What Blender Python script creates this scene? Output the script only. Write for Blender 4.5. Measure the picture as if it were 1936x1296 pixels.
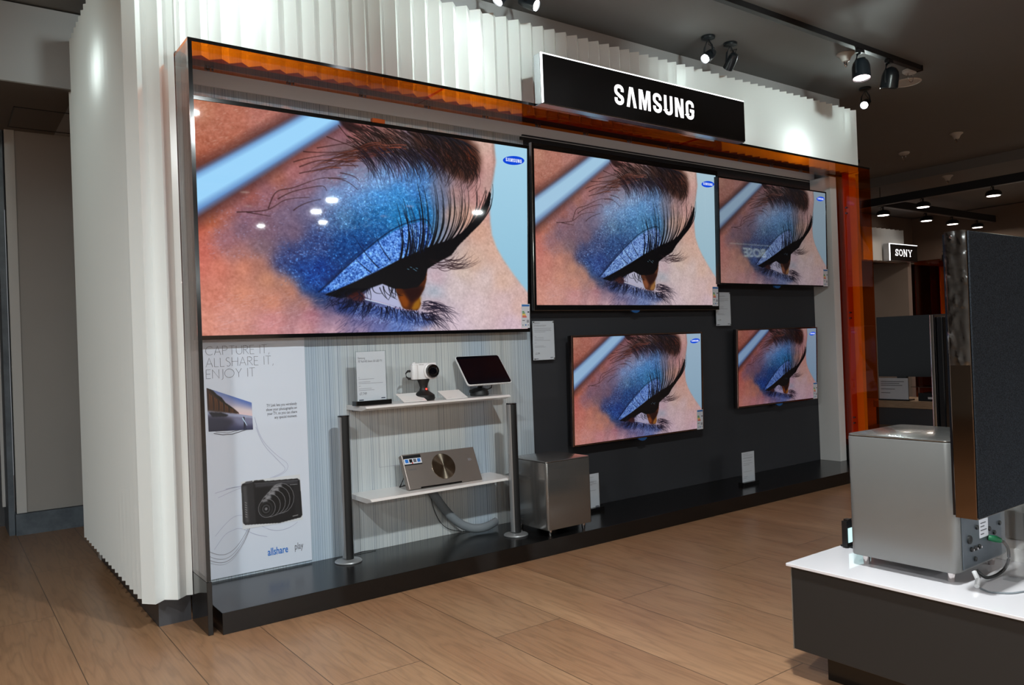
import bpy, bmesh, math
import numpy as np
from mathutils import Vector, Matrix
PI = math.pi
for o in list(bpy.data.objects): bpy.data.objects.remove(o, do_unlink=True)
SC = bpy.context.scene; COL = SC.collection

# ================================================================ camera
CAM = (-0.56, -3.32, 0.994)
YAW, PITCH, ROLL = 0.6325, 0.00377, -0.0373
def camera():
    f = Vector((math.sin(YAW)*math.cos(PITCH), math.cos(YAW)*math.cos(PITCH), math.sin(PITCH)))
    r0 = Vector((math.cos(YAW), -math.sin(YAW), 0)); u0 = r0.cross(f)
    r = r0*math.cos(ROLL)+u0*math.sin(ROLL); u = u0*math.cos(ROLL)-r0*math.sin(ROLL)
    cd = bpy.data.cameras.new('camera'); cd.sensor_fit = 'HORIZONTAL'; cd.sensor_width = 36.0
    cd.lens = 36.0*1487.26/1936; cd.clip_start = 0.05; cd.clip_end = 60
    o = bpy.data.objects.new('camera', cd); COL.objects.link(o)
    o.matrix_world = Matrix(((r.x, u.x, -f.x, CAM[0]), (r.y, u.y, -f.y, CAM[1]), (r.z, u.z, -f.z, CAM[2]), (0, 0, 0, 1)))
    SC.camera = o
camera()
# ================================================================ world, exposure, ambient store lighting
W = bpy.data.worlds.new('store_ambience'); SC.world = W; W.use_nodes = True
bg = W.node_tree.nodes['Background']; bg.inputs[0].default_value = (0.9, 0.95, 1.0, 1); bg.inputs[1].default_value = 0.25
SC.view_settings.view_transform = 'Standard'; SC.view_settings.look = 'None'
SC.view_settings.exposure = 0.0; SC.view_settings.gamma = 1.0
try: SC.view_settings.use_curve_mapping = False
except Exception: pass
CZ = 2.76                                                             # ceiling height
def lamp(kind, name, loc, energy, col, target=None, **k):
    l = bpy.data.lights.new(name, kind); l.energy = energy; l.color = col
    for a, b in k.items(): setattr(l, a, b)
    o = bpy.data.objects.new(name, l); COL.objects.link(o); o.location = loc
    if target is not None: o.rotation_euler = (Vector(target)-Vector(loc)).to_track_quat('-Z', 'Y').to_euler()
    return o
WARM, COOL = (1.0, .86, .72), (.86, 1.0, .96)
# ================================================================ helpers
def srgb(*c):
    return tuple((v/255/12.92 if v/255 <= .04045 else ((v/255+.055)/1.055)**2.4) for v in c)
MAT = {}
def mat(name, col=(.8, .8, .8), rough=.5, metal=0., spec=.5, coat=0., emit=None, es=0., nodes=None, **k):
    m = bpy.data.materials.new(name); m.use_nodes = True; N = m.node_tree; b = N.nodes['Principled BSDF']
    b.inputs['Base Color'].default_value = (*col, 1); b.inputs['Roughness'].default_value = rough
    b.inputs['Metallic'].default_value = metal; b.inputs['Specular IOR Level'].default_value = spec
    b.inputs['Coat Weight'].default_value = coat; b.inputs['Coat Roughness'].default_value = .03
    if emit: b.inputs['Emission Color'].default_value = (*emit, 1); b.inputs['Emission Strength'].default_value = es
    if nodes: nodes(N, b)
    MAT[name] = m; return m
def nd(N, t, **k):
    n = N.nodes.new(t)
    for a, v in k.items():
        if a in n.inputs: n.inputs[a].default_value = v
        else: setattr(n, a, v)
    return n
def ramp(N, fac, stops, interp='LINEAR'):
    r = N.nodes.new('ShaderNodeValToRGB'); r.color_ramp.interpolation = interp; e = r.color_ramp.elements
    while len(e) < len(stops): e.new(.5)
    for q, (p, c) in zip(e, stops): q.position = p; q.color = (*c, 1)
    N.links.new(fac, r.inputs[0]); return r.outputs[0]
def objco(N, scale=(1, 1, 1), loc=(0, 0, 0)):
    t = N.nodes.new('ShaderNodeNewGeometry'); m = nd(N, 'ShaderNodeMapping'); m.inputs['Scale'].default_value = scale; m.inputs['Location'].default_value = loc
    N.links.new(t.outputs['Position'], m.inputs[0]); return m.outputs[0]
def noise(N, vec, scale, detail=2., rough=.5):
    n = nd(N, 'ShaderNodeTexNoise'); n.inputs['Scale'].default_value = scale; n.inputs['Detail'].default_value = detail; n.inputs['Roughness'].default_value = rough
    N.links.new(vec, n.inputs['Vector']); return n.outputs[0]
def bump(N, b, h, strength, dist=.01):
    n = nd(N, 'ShaderNodeBump'); n.inputs['Strength'].default_value = strength; n.inputs['Distance'].default_value = dist
    N.links.new(h, n.inputs['Height']); N.links.new(n.outputs[0], b.inputs['Normal'])
def math_n(N, op, a, b=None):
    n = N.nodes.new('ShaderNodeMath'); n.operation = op
    for i, v in enumerate((a, b)):
        if v is None: continue
        if hasattr(v, 'is_output'): N.links.new(v, n.inputs[i])
        else: n.inputs[i].default_value = v
    return n.outputs[0]
def mixc(N, f, a, b, mode='MIX'):
    n = N.nodes.new('ShaderNodeMix'); n.data_type = 'RGBA'; n.blend_type = mode
    for i, v in ((0, f), (6, a), (7, b)):
        if hasattr(v, 'is_output'): N.links.new(v, n.inputs[i])
        else: n.inputs[i].default_value = (*v, 1) if isinstance(v, tuple) else v
    return n.outputs[2]
def glass(name, tint, r0=.045, rough=0.0, k=1.0):                     # thin tinted pane: see-through, mirror reflection growing at grazing angles (Schlick)
    m = bpy.data.materials.new(name); m.use_nodes = True; N = m.node_tree; N.nodes.clear()
    o = nd(N, 'ShaderNodeOutputMaterial'); mx = nd(N, 'ShaderNodeMixShader'); ge = nd(N, 'ShaderNodeNewGeometry')
    dt = nd(N, 'ShaderNodeVectorMath'); dt.operation = 'DOT_PRODUCT'; N.links.new(ge.outputs['Incoming'], dt.inputs[0]); N.links.new(ge.outputs['Normal'], dt.inputs[1])
    c = math_n(N, 'SUBTRACT', 1.0, math_n(N, 'ABSOLUTE', dt.outputs['Value'])); f = math_n(N, 'ADD', math_n(N, 'MULTIPLY', math_n(N, 'POWER', c, 5.0), k*(1-r0)), r0*k)
    t = nd(N, 'ShaderNodeBsdfTransparent'); t.inputs[0].default_value = (*tint, 1); g = nd(N, 'ShaderNodeBsdfGlossy'); g.inputs['Roughness'].default_value = rough
    N.links.new(f, mx.inputs[0]); N.links.new(t.outputs[0], mx.inputs[1]); N.links.new(g.outputs[0], mx.inputs[2]); N.links.new(mx.outputs[0], o.inputs[0])
    MAT[name] = m; return m

class G:                                                              # collects shapes into one mesh
    def __init__(s): s.v = []; s.f = []; s.m = []
    def add(s, vs, fs, mi=0):
        n = len(s.v); s.v += [tuple(map(float, v)) for v in vs]; s.f += [tuple(i+n for i in f) for f in fs]; s.m += [mi]*len(fs); return s
    def box(s, x0, x1, y0, y1, z0, z1, mi=0, M=None):
        v = [(x, y, z) for z in (z0, z1) for y in (y0, y1) for x in (x0, x1)]
        if M is not None: v = [tuple(M @ Vector(p)) for p in v]
        return s.add(v, [(0, 2, 3, 1), (4, 5, 7, 6), (0, 1, 5, 4), (2, 6, 7, 3), (0, 4, 6, 2), (1, 3, 7, 5)], mi)
    def prism(s, poly, a, b, ax='Z', mi=0):                          # polygon in the plane across ax, extruded a..b
        def P(p, t): return {'Z': (p[0], p[1], t), 'Y': (p[0], t, p[1]), 'X': (t, p[0], p[1])}[ax]
        n = len(poly); v = [P(p, a) for p in poly]+[P(p, b) for p in poly]
        return s.add(v, [tuple(range(n))[::-1], tuple(range(n, 2*n))]+[(i, (i+1) % n, n+(i+1) % n, n+i) for i in range(n)], mi)
    def lathe(s, prof, c=(0, 0, 0), n=32, mi=0, M=None, sy=1.):       # profile [(r,z)] about the vertical through c
        v = []; L = len(prof)
        for r, z in prof:
            for i in range(n):
                a = 2*PI*i/n; p = Vector((r*math.cos(a), r*math.sin(a)*sy, z))
                if M is not None: p = M @ p
                v.append((p[0]+c[0], p[1]+c[1], p[2]+c[2]))
        f = [(j*n+i, j*n+(i+1) % n, (j+1)*n+(i+1) % n, (j+1)*n+i) for j in range(L-1) for i in range(n)]
        f += [tuple(range(n))[::-1], tuple(range((L-1)*n, L*n))]
        return s.add(v, f, mi)
    def tube(s, pts, r, n=10, mi=0, flat=1., closed=False):
        P = [Vector(p) for p in pts]; v = []; up = Vector((0, 0, 1)); L = len(P)
        for i, p in enumerate(P):
            d = (P[(i+1) % L]-P[i-1]) if closed else (P[min(i+1, L-1)]-P[max(i-1, 0)]); d.normalize()
            u = up if abs(d.z) < .95 else Vector((1, 0, 0)); a = d.cross(u).normalized(); b = a.cross(d).normalized()
            rr = r[i] if isinstance(r, (list, tuple)) else r
            for k in range(n):
                t = 2*PI*k/n; v.append(tuple(p+a*math.cos(t)*rr*flat+b*math.sin(t)*rr))
        f = [(j*n+k, j*n+(k+1) % n, ((j+1) % L)*n+(k+1) % n, ((j+1) % L)*n+k) for j in range(L if closed else L-1) for k in range(n)]
        if not closed: f += [tuple(range(n))[::-1], tuple(range((L-1)*n, L*n))]
        return s.add(v, f, mi)
    def rbox(s, x0, x1, y0, y1, z0, z1, r=.02, n=6, e=0., mi=0):      # box with rounded vertical edges, softened rims e
        def ring(q, z):
            o = []
            for cx, cy, a0 in ((x1-r, y1-r, 0), (x0+r, y1-r, PI/2), (x0+r, y0+r, PI), (x1-r, y0+r, 1.5*PI)):
                for i in range(n+1): t = a0+PI/2*i/n; o.append((cx+(r-q)*math.cos(t), cy+(r-q)*math.sin(t), z))
            return o
        R = [ring(e, z0), ring(e*.3, z0+e*.3), ring(0, z0+e), ring(0, z1-e), ring(e*.3, z1-e*.3), ring(e, z1)] if e else [ring(0, z0), ring(0, z1)]
        k = len(R[0]); v = [p for q in R for p in q]
        f = [(j*k+i, j*k+(i+1) % k, (j+1)*k+(i+1) % k, (j+1)*k+i) for j in range(len(R)-1) for i in range(k)]
        f += [tuple(range(k))[::-1], tuple(range((len(R)-1)*k, len(R)*k))]
        return s.add(v, f, mi)
    def xf(s, M): s.v = [tuple(M @ Vector(p)) for p in s.v]; return s
    def build(s, name, m, parent=None, smooth=False, bevel=0., seg=2, label=None, world=True):
        me = bpy.data.meshes.new(name)
        off = Vector((0, 0, 0))
        if parent is not None and world:
            q = parent
            while q is not None: off += q.location; q = q.parent
        me.from_pydata([tuple(Vector(p)-off) for p in s.v], [], s.f)
        for x in (m if isinstance(m, (list, tuple)) else [m]): me.materials.append(MAT[x])
        for p, i in zip(me.polygons, s.m): p.material_index = i; p.use_smooth = bool(smooth)
        me.update()
        bm = bmesh.new(); bm.from_mesh(me); bmesh.ops.recalc_face_normals(bm, faces=bm.faces); bm.to_mesh(me); bm.free()
        if smooth: me.set_sharp_from_angle(angle=math.radians(38))
        o = bpy.data.objects.new(name, me); COL.objects.link(o); o.parent = parent
        if bevel:
            b = o.modifiers.new('bevel', 'BEVEL'); b.width = bevel; b.segments = seg; b.limit_method = 'ANGLE'
        if label: o['label'] = label
        return o
def tag(o, label, cat, group=None, kind=None):
    if kind: o['kind'] = kind
    if label: o['label'] = label
    if cat: o['category'] = cat
    if group: o['group'] = group
    return o
def thing(name, label, cat, loc, group=None):
    o = bpy.data.objects.new(name, None); COL.objects.link(o); o.location = loc; o.empty_display_size = .1
    return tag(o, label, cat, group)
def struct(o): o['kind'] = 'structure'; return o
def copy_tree(o, parent=None):
    c = o.copy(); COL.objects.link(c); c.parent = parent
    for ch in [q for q in bpy.data.objects if q.parent == o]: copy_tree(ch, c)
    return c

# ---------------------------------------------------------------- lettering
def arc(cx, cy, rx, ry, a0, a1, n=10):
    return [(cx+rx*math.cos(math.radians(a0+(a1-a0)*i/n)), cy+ry*math.sin(math.radians(a0+(a1-a0)*i/n))) for i in range(n+1)]
def ribbon(path, t):                                                  # outline of a stroke of width t along a path
    L, R = [], []; P = [Vector(p) for p in path]
    for i, p in enumerate(P):
        d1 = (P[i]-P[i-1]).normalized() if i else (P[1]-P[0]).normalized(); d2 = (P[i+1]-P[i]).normalized() if i < len(P)-1 else d1
        n = (Vector((-d1.y, d1.x))+Vector((-d2.y, d2.x))); n.normalize(); k = t/2/max(.5, n.dot(Vector((-d1.y, d1.x))))
        L.append(tuple(p+n*k)); R.append(tuple(p-n*k))
    return L, R
def put_ribbon(g, path, t, place, mi=0):
    L, R = ribbon(path, t); n = len(L); v = [place(*p) for p in L]+[place(*p) for p in R]
    g.add(v, [(i, i+1, n+i+1, n+i) for i in range(n-1)], mi)
S_PATH = [(.50, .66), (.50, .74)]+arc(.30, .76, .20, .15, 0, 180)+[(.10, .68)]+arc(.26, .66, .16, .13, 180, 235, 4)+[(.40, .40)]+arc(.34, .30, .16, .13, 55, 0, 4)+arc(.30, .25, .20, .16, 0, -180)+[(.10, .34)]
BOLD = {'S': ([S_PATH], [], .59),
 'A': ([], [[(0, 0), (.20, 1), (.44, 1), (.64, 0), (.45, 0), (.32, .74), (.19, 0)]], .64),
 'M': ([], [[(0, 0), (0, 1), (.25, 1), (.38, .42), (.51, 1), (.76, 1), (.76, 0), (.585, 0), (.585, .66), (.45, 0), (.31, 0), (.175, .66), (.175, 0)]], .76),
 'U': ([[(.10, 1), (.10, .25)]+arc(.30, .25, .20, .16, 180, 360)+[(.50, 1)]], [], .60),
 'N': ([], [[(0, 0), (0, 1), (.22, 1), (.42, .42), (.42, 1), (.60, 1), (.60, 0), (.38, 0), (.18, .58), (.18, 0)]], .60),
 'G': ([[(.50, .66), (.50, .74)]+arc(.30, .76, .20, .15, 0, 180)+[(.10, .25)]+arc(.30, .25, .20, .16, 180, 360)+[(.50, .50)]], [[(.30, .38), (.30, .55), (.60, .55), (.60, .38)]], .60)}
def bold_word(g, word, place, gap=.155, t=.178, mi=0):                 # heavy condensed capitals, cap height 1
    x = 0
    for ch in word:
        st, po, w = BOLD[ch]
        for p in st: put_ribbon(g, p, t, lambda a, b, x=x: place(a+x, b), mi)
        for p in po: g.add([place(a+x, b) for a, b in p], [tuple(range(len(p)))], mi)
        x += w+gap
    return x-gap
THIN = {'C': [arc(.42, .5, .40, .48, 50, 310, 16)], 'A': [[(0, 0), (.33, 1), (.66, 0)], [(.12, .34), (.54, .34)]], 'P': [[(0, 0), (0, 1), (.22, 1)]+arc(.22, .75, .26, .25, 90, -90, 8)+[(0, .5)]],
 'T': [[(0, 1), (.56, 1)], [(.28, 1), (.28, 0)]], 'U': [[(0, 1), (0, .32)]+arc(.28, .32, .28, .32, 180, 360, 10)+[(.56, 1)]], 'R': [[(0, 0), (0, 1), (.2, 1)]+arc(.2, .76, .24, .24, 90, -90, 8)+[(0, .52)], [(.16, .52), (.5, 0)]],
 'E': [[(.42, 1), (0, 1), (0, 0), (.42, 0)], [(0, .52), (.38, .52)]], 'I': [[(0, 0), (0, 1)]], ',': [[(.06, .08), (0, -.16)]], 'L': [[(0, 1), (0, 0), (.4, 0)]],
 'S': [arc(.2, .77, .19, .23, 40, 200, 8)+arc(.22, .25, .2, .25, 60, -140, 8)], 'H': [[(0, 0), (0, 1)], [(.58, 0), (.58, 1)], [(0, .52), (.58, .52)]],
 'N': [[(0, 0), (0, 1), (.62, 0), (.62, 1)]], 'J': [[(.2, 1), (.2, .1)]+arc(.04, .0, .16, .18, 0, -80, 5)], 'O': [arc(.46, .5, .46, .49, 0, 360, 24)], 'Y': [[(0, 1), (.28, .48), (.56, 1)], [(.28, .48), (.28, 0)]], ' ': []}
def thin_word(g, word, place, gap=.17, t=.035, mi=0):
    x = 0
    for ch in word:
        st = THIN[ch]; w = .26 if ch == ' ' else max(p[0] for q in st for p in q)
        for p in st: put_ribbon(g, p, t, lambda a, b, x=x: place(a+x, b), mi)
        x += w+gap
def text(body, size, M, name, m, parent, align='LEFT', off=0., sx=1., label=None, sp=1.):  # typeset text, flat; M takes (x, y, 0) to the parent's frame
    cu = bpy.data.curves.new(name, 'FONT'); cu.body = body; cu.size = size; cu.align_x = align; cu.offset = off; cu.resolution_u = 2; cu.space_character = sp; cu.extrude = 0
    t = bpy.data.objects.new(name, cu); COL.objects.link(t); bpy.context.view_layer.update()
    me = bpy.data.meshes.new_from_object(t); bpy.data.objects.remove(t); me.transform(M @ Matrix.Diagonal((sx, 1, 1, 1)))
    me.materials.clear(); me.materials.append(MAT[m]); me.name = name
    o = bpy.data.objects.new(name, me); COL.objects.link(o); o.parent = parent
    if label: o['label'] = label
    return o
def UP(x, y, z): return Matrix(((1, 0, 0, x), (0, 0, -1, y), (0, 1, 0, z), (0, 0, 0, 1)))   # upright, facing -Y
# ---------------------------------------------------------------- pictures shown on screens and prints, painted into colour arrays
def homography(src, dst):
    A = []
    for (x, y), (u, v) in zip(src, dst):
        A.append([x, y, 1, 0, 0, 0, -u*x, -u*y]); A.append([0, 0, 0, x, y, 1, -v*x, -v*y])
    h = np.linalg.solve(np.array(A, float), np.array(dst, float).ravel())
    return np.append(h, 1).reshape(3, 3)
class Canvas:
    def __init__(s, W, H, bg=(1, 1, 1), H3=None):
        s.W, s.H = W, H; s.a = np.empty((H, W, 3)); s.a[:] = bg; s.M = H3
        s.yy, s.xx = np.mgrid[0:H, 0:W] + 0.5
    def t(s, pts):
        p = np.array(pts, float)
        if s.M is not None:
            q = np.c_[p, np.ones(len(p))] @ s.M.T; p = q[:, :2] / q[:, 2:]
        return p * (s.W, s.H)
    def blend(s, m, col, sl=(slice(None), slice(None))):
        m = m[..., None]; s.a[sl] = s.a[sl]*(1-m) + np.array(col, float)*m
    def blur(s, m, r):
        if r <= 0: return m
        k = int(r*3)+1; g = np.exp(-0.5*(np.arange(-k, k+1)/r)**2); g /= g.sum()
        for ax in (0, 1):
            pad = [(0, 0), (0, 0)]; pad[ax] = (k, k); q = np.pad(m, pad, mode='edge'); o = 0
            for i, w in enumerate(g):
                o = o + w*(q[i:i+m.shape[0]] if ax == 0 else q[:, i:i+m.shape[1]])
            m = o
        return m
    def mask(s, pts):
        p = s.t(pts); m = np.zeros((s.H, s.W), bool)
        for (x1, y1), (x2, y2) in zip(p, np.roll(p, -1, 0)):
            if y1 == y2: continue
            c = (s.yy > min(y1, y2)) & (s.yy <= max(y1, y2)) & (s.xx < x1+(s.yy-y1)*(x2-x1)/(y2-y1)); m ^= c
        return m.astype(float)
    def poly(s, pts, col, blur=0.6, al=1.0): s.blend(s.blur(s.mask(pts), blur)*al, col)
    def stroke(s, pts, w0, w1, col, al=1.0, soft=0.9, n=9):
        p = np.array(pts, float)
        if len(p) == 3:
            u = np.linspace(0, 1, n)[:, None]; p = (1-u)**2*p[0]+2*u*(1-u)*p[1]+u*u*p[2]
        elif len(p) > 3:
            u = np.linspace(0, len(p)-1, n*2); o = []
            for v in u:
                i = min(int(v), len(p)-2); f = v-i; a, b, c, d = p[max(i-1, 0)], p[i], p[i+1], p[min(i+2, len(p)-1)]
                o.append(0.5*((2*b)+(c-a)*f+(2*a-5*b+4*c-d)*f*f+(3*b-a-3*c+d)*f**3))
            p = np.array(o)
        p = s.t(p); w = np.linspace(w0, w1, len(p)); pad = max(w0, w1)+soft*2+1
        x0, y0 = np.floor(p.min(0)-pad).astype(int); x1, y1 = np.ceil(p.max(0)+pad).astype(int)
        x0, y0 = max(x0, 0), max(y0, 0); x1, y1 = min(x1, s.W), min(y1, s.H)
        if x0 >= x1 or y0 >= y1: return
        sl = (slice(y0, y1), slice(x0, x1)); X, Y = s.xx[sl], s.yy[sl]; m = np.zeros(X.shape)
        for i in range(len(p)-1):
            a, b = p[i], p[i+1]; d = b-a; L = d@d+1e-9
            t = np.clip(((X-a[0])*d[0]+(Y-a[1])*d[1])/L, 0, 1)
            r = np.hypot(X-a[0]-t*d[0], Y-a[1]-t*d[1])
            m = np.maximum(m, np.clip(0.5+(w[i]*(1-t)+w[i+1]*t-r)/(2*soft), 0, 1)*np.clip((w[i]+w[i+1])*1.2+0.25, 0, 1))
        s.blend(m*al, col, sl)

def paint_eye(W=720, H=405):
    rnd = np.random.RandomState(4); U = rnd.uniform
    Hm = homography([(38, 22), (1775, 258), (1785, 1222), (65, 1265)], [(0, 0), (1, 0), (1, 1), (0, 1)])
    c = Canvas(W, H, H3=Hm)
    S = [(60,60,206,130,100),(250,110,200,118,95),(420,130,196,120,105),(560,110,176,108,98),(60,250,196,112,86),(250,250,190,108,84),(130,330,176,94,72),(60,380,150,80,62),
     (430,230,160,92,80),(560,300,184,104,90),(650,240,178,104,96),(780,170,150,98,105),(900,180,176,104,96),(1050,200,150,100,92),
     (470,420,178,106,90),(330,520,176,98,88),(560,400,176,108,108),(430,520,160,104,112),(620,480,150,108,122),(760,420,150,118,135),(850,340,140,108,120),
     (120,640,204,108,72),(60,700,212,106,84),(200,600,186,106,92),(330,640,150,104,120),(300,700,138,102,118),(220,760,170,112,120),(420,700,136,100,116),(520,640,132,106,128),(640,600,126,112,142),
     (560,720,128,100,120),(400,800,140,108,118),(260,830,178,116,110),(90,830,216,112,96),(60,900,218,116,98),(180,900,222,126,104),(300,900,222,136,108),(380,880,190,122,104),(430,960,214,140,108),
     (520,980,205,134,104),(560,1030,216,138,108),(150,1040,224,134,112),(300,1040,224,142,114),(450,1080,222,142,114),(620,1090,200,134,118),(90,1180,230,148,126),(250,1180,228,152,136),(450,1180,222,146,144),(650,1150,190,120,130),(620,1220,216,150,150),(780,1180,178,140,160),(760,1240,206,158,168),(900,1240,170,140,165),
     (700,560,128,130,168),(780,520,120,150,200),(860,470,130,150,196),(900,400,146,142,168),(960,330,150,122,136),(980,440,128,160,210),(1050,400,124,158,212),(1100,360,140,140,180),(1150,420,90,140,204),(1230,430,84,130,190),(900,560,86,140,200),(1000,530,70,142,210),(1100,500,64,140,206),(1200,500,60,120,186),(1250,520,66,124,186),
     (1100,580,40,120,180),(1200,590,20,116,178),(1240,600,24,110,172),(1000,620,34,110,170),(900,660,36,96,150),(820,640,80,118,160),(760,680,64,90,140),(1000,680,22,84,146),(1100,640,30,120,180),(900,720,20,76,140),(820,760,20,70,136),(700,760,54,70,124),(640,800,50,66,120),(800,830,10,56,120),(900,780,12,60,124),
     (560,840,60,66,116),(500,880,50,62,116),(600,900,14,60,138),(700,900,6,50,130),(560,920,24,64,136),(650,960,8,62,150),(620,1000,24,70,140),(700,1010,8,56,134),(760,950,10,50,120),(690,1060,44,62,104),(800,1100,70,66,110),(900,1180,110,104,150),(1000,1200,120,120,170),(1100,1200,110,130,190),(850,1050,50,40,50),
     (1290,500,120,130,160),(1330,460,128,124,146),(1400,500,186,142,136),(1330,560,110,120,150),(1380,600,196,156,140),(1470,620,220,164,142),(1440,460,170,128,130),(1500,400,206,146,142),(1560,330,222,168,156),(1540,250,224,180,164),(1500,500,210,150,144),(1560,560,214,152,142),(1530,700,226,172,150),(1600,800,228,180,160),(1500,860,226,182,162),(1440,900,222,190,176),(1400,1000,226,198,196),(1300,960,216,180,186),(1550,960,228,196,190),(1500,1100,228,196,196),(1650,960,228,184,166),(1650,1080,226,188,186),(1740,1100,226,182,172),(1400,1200,228,198,206),(1700,1200,222,186,194),(1290,1100,212,178,184),(1290,1020,190,190,200),(1330,1200,205,180,190),(1570,460,206,160,150)]
    S = np.array(S, float); P = c.t(S[:, :2]); num = 0; den = 0
    for (x, y), col in zip(P, S[:, 2:]/255):
        d2 = ((c.xx-x)**2+(c.yy-y)**2)/(W/720)**2; w = 1/(d2+130)**1.8; num = num+w[..., None]*col; den = den+w
    c.a = num/den[..., None]
    for ch in range(3): c.a[..., ch] = c.blur(c.a[..., ch], 5)
    def grain(seed, r):
        g = np.random.RandomState(seed).normal(size=(H, W)); g = c.blur(g, r); return g/g.std()
    g1, g2, g3 = grain(1, .8), grain(2, 1.6), grain(3, 5)
    blue = c.blur(c.mask([(420,870),(560,800),(700,600),(780,480),(1000,360),(1200,370),(1290,480),(1280,640),(1290,780),(1000,900),(760,1050),(600,1010)]), 7)
    lid = [(700,1032),(780,955),(850,880),(920,820),(1000,760),(1080,705),(1150,670),(1225,650),(1255,670),(1278,730),(1270,775),(1190,815),(1120,850),(1020,900),(930,945),(850,990),(760,1030)]
    skin = 1-blue
    c.a += (g1*.5+g2*.8+g3*.5)[..., None]*np.array([.020, .018, .018])*skin[..., None]
    c.a += ((np.maximum(g1, 0)**1.5*.055+g2*.03))[..., None]*np.array([.8, 1.1, 1.3])*blue[..., None]
    # forehead pores and powder
    for _ in range(500):
        x, y = U(45, 560), U(30, 330)
        if y+x*.62 < 430: c.stroke([(x, y), (x+U(8, 16), y-U(2, 8))], .2, .3, (.93, .74, .66), U(.2, .5), n=3)
    for _ in range(900):
        x, y = U(120, 1000), U(420, 860)
        if y < 1080-.42*x+100 and y > 640-.35*x: c.stroke([(x, y), (x+U(3, 8), y-U(0, 4))], .3, .3, (.80, .78, .95), U(.12, .5), n=3)
    for _ in range(900):
        x, y = U(720, 1260), U(350, 700)
        if abs(y-(560-.35*(x-900)))<190: c.stroke([(x, y), (x+U(5, 14), y-U(2, 9))], .2, .35, (.62, .86, 1.), U(.15, .6), n=3)
    for _ in range(350):
        x, y = U(480, 1000), U(760, 1000)
        if y < 1160-.38*x+60: c.stroke([(x, y), (x+U(4, 9), y-U(2, 7))], .2, .3, (.2, .55, .95), U(.1, .5), n=3)
    for _ in range(300):
        x, y = U(150, 720), U(1040, 1240); c.stroke([(x, y), (x+U(10, 40), y-U(2, 14))], .3, .3, (.96, .78, .80), U(.1, .35), n=3)
    # pale background beyond the face
    bgp = [(1600,150),(1602,250),(1612,330),(1600,400),(1588,470),(1580,560),(1582,640),(1592,720),(1618,790),(1652,850),(1700,920),(1745,980),(1790,1035),(1900,1200),(1900,100)]
    m = c.blur(c.mask(bgp), 2.2); sh = np.clip((c.yy/H), 0, 1)[..., None]
    c.a = c.a*(1-m[..., None])+m[..., None]*(np.array([.72, .86, .93])*(1-sh)+np.array([.60, .77, .85])*sh)
    c.stroke([(1590,180),(1612,330),(1585,500)], 3, 1, (.50, .38, .33), .35, soft=4)
    # out-of-focus white brush handle
    for (p, w, col, al, so) in [([(10,560),(360,330),(720,95)], 44, (.30, .17, .17), .75, 11), ([(10,545),(360,335),(760,85)], 31, (.42, .58, .80), .95, 6), ([(0,540),(360,335),(760,78)], 22, (.68, .87, 1.), 1, 7)]:
        c.stroke(p, w*W/720, w*W/720*.8, col, al, soft=so*W/720, n=12)
    c.poly([(790,125),(850,130),(930,160),(900,175),(850,185),(820,165)], (.13, .05, .05), 2, .85)
    # lid
    c.poly(lid, (.36, .55, .86), .9)
    ml = c.blur(c.mask(lid), .7)
    c.a += (g1*.11+g2*.07)[..., None]*np.array([.9, 1, 1])*ml[..., None]
    for _ in range(420):
        x, y = U(700, 1275), U(650, 1030); k = (y-1030+.66*(x-700))
        if -10 < k < 150 and (x < 1260): c.stroke([(x, y), (x+U(8, 24), y-U(4, 16))], .3, .4, (.78, .9, 1.) if U(0, 1) < .6 else (.05, .2, .5), U(.25, .7), n=3)
    c.stroke([(690,1030),(850,880),(1010,740),(1120,672),(1225,640),(1262,660),(1282,720)], 1.2, .8, (.02, .09, .22), .9, soft=1.2, n=14)
    c.stroke([(730,985),(850,860),(980,745)], 2.5, 1, (.02, .12, .3), .6, soft=3)
    # eyeball
    c.poly([(918,1048),(960,1010),(1020,975),(1090,990),(1130,1060),(1140,1122),(1060,1098),(980,1078)], (.75, .73, .84), .8)
    c.poly([(1085,1000),(1150,960),(1252,905),(1250,960),(1238,1010),(1212,1060),(1222,1090),(1205,1125),(1150,1130),(1125,1110),(1100,1050)], (.34, .15, .03), .9)
    c.poly([(1105,1060),(1130,1035),(1160,1075),(1150,1110),(1128,1108)], (.58, .28, .04), 2.5, .9)
    c.poly([(1185,1085),(1222,1050),(1215,1110),(1195,1124),(1170,1120)], (.66, .42, .08), 2, .95)
    c.poly([(1120,1005),(1200,990),(1238,1000),(1215,1050),(1170,1085),(1140,1040)], (.15, .04, .02), 3, .9)
    c.stroke([(930,1066),(1020,1088),(1110,1117),(1210,1130)], 1.5, 1.2, (.82, .66, .74), .8, n=10)
    c.stroke([(932,1068),(1000,1083),(1080,1108)], .8, .4, (.85, .95, 1.), 1, n=10)
    # upper lash mass
    K = (.012, .01, .018)
    c.poly([(720,1045),(800,1010),(900,965),(1000,915),(1110,855),(1200,815),(1290,775),(1380,745),(1440,705),(1490,655),(1535,600),(1562,545),(1578,490),(1586,500),(1580,560),(1560,610),(1520,670),(1470,725),(1420,775),(1380,830),(1300,875),(1255,905),(1240,960),(1205,1000),(1140,1012),(1075,1008),(1020,985),(950,1010),(890,1045),(800,1062)], K, .7)
    c.poly([(830,1050),(900,1020),(930,1050),(915,1085),(880,1090)], (.30, .1, .07), 2, .8)
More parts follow.
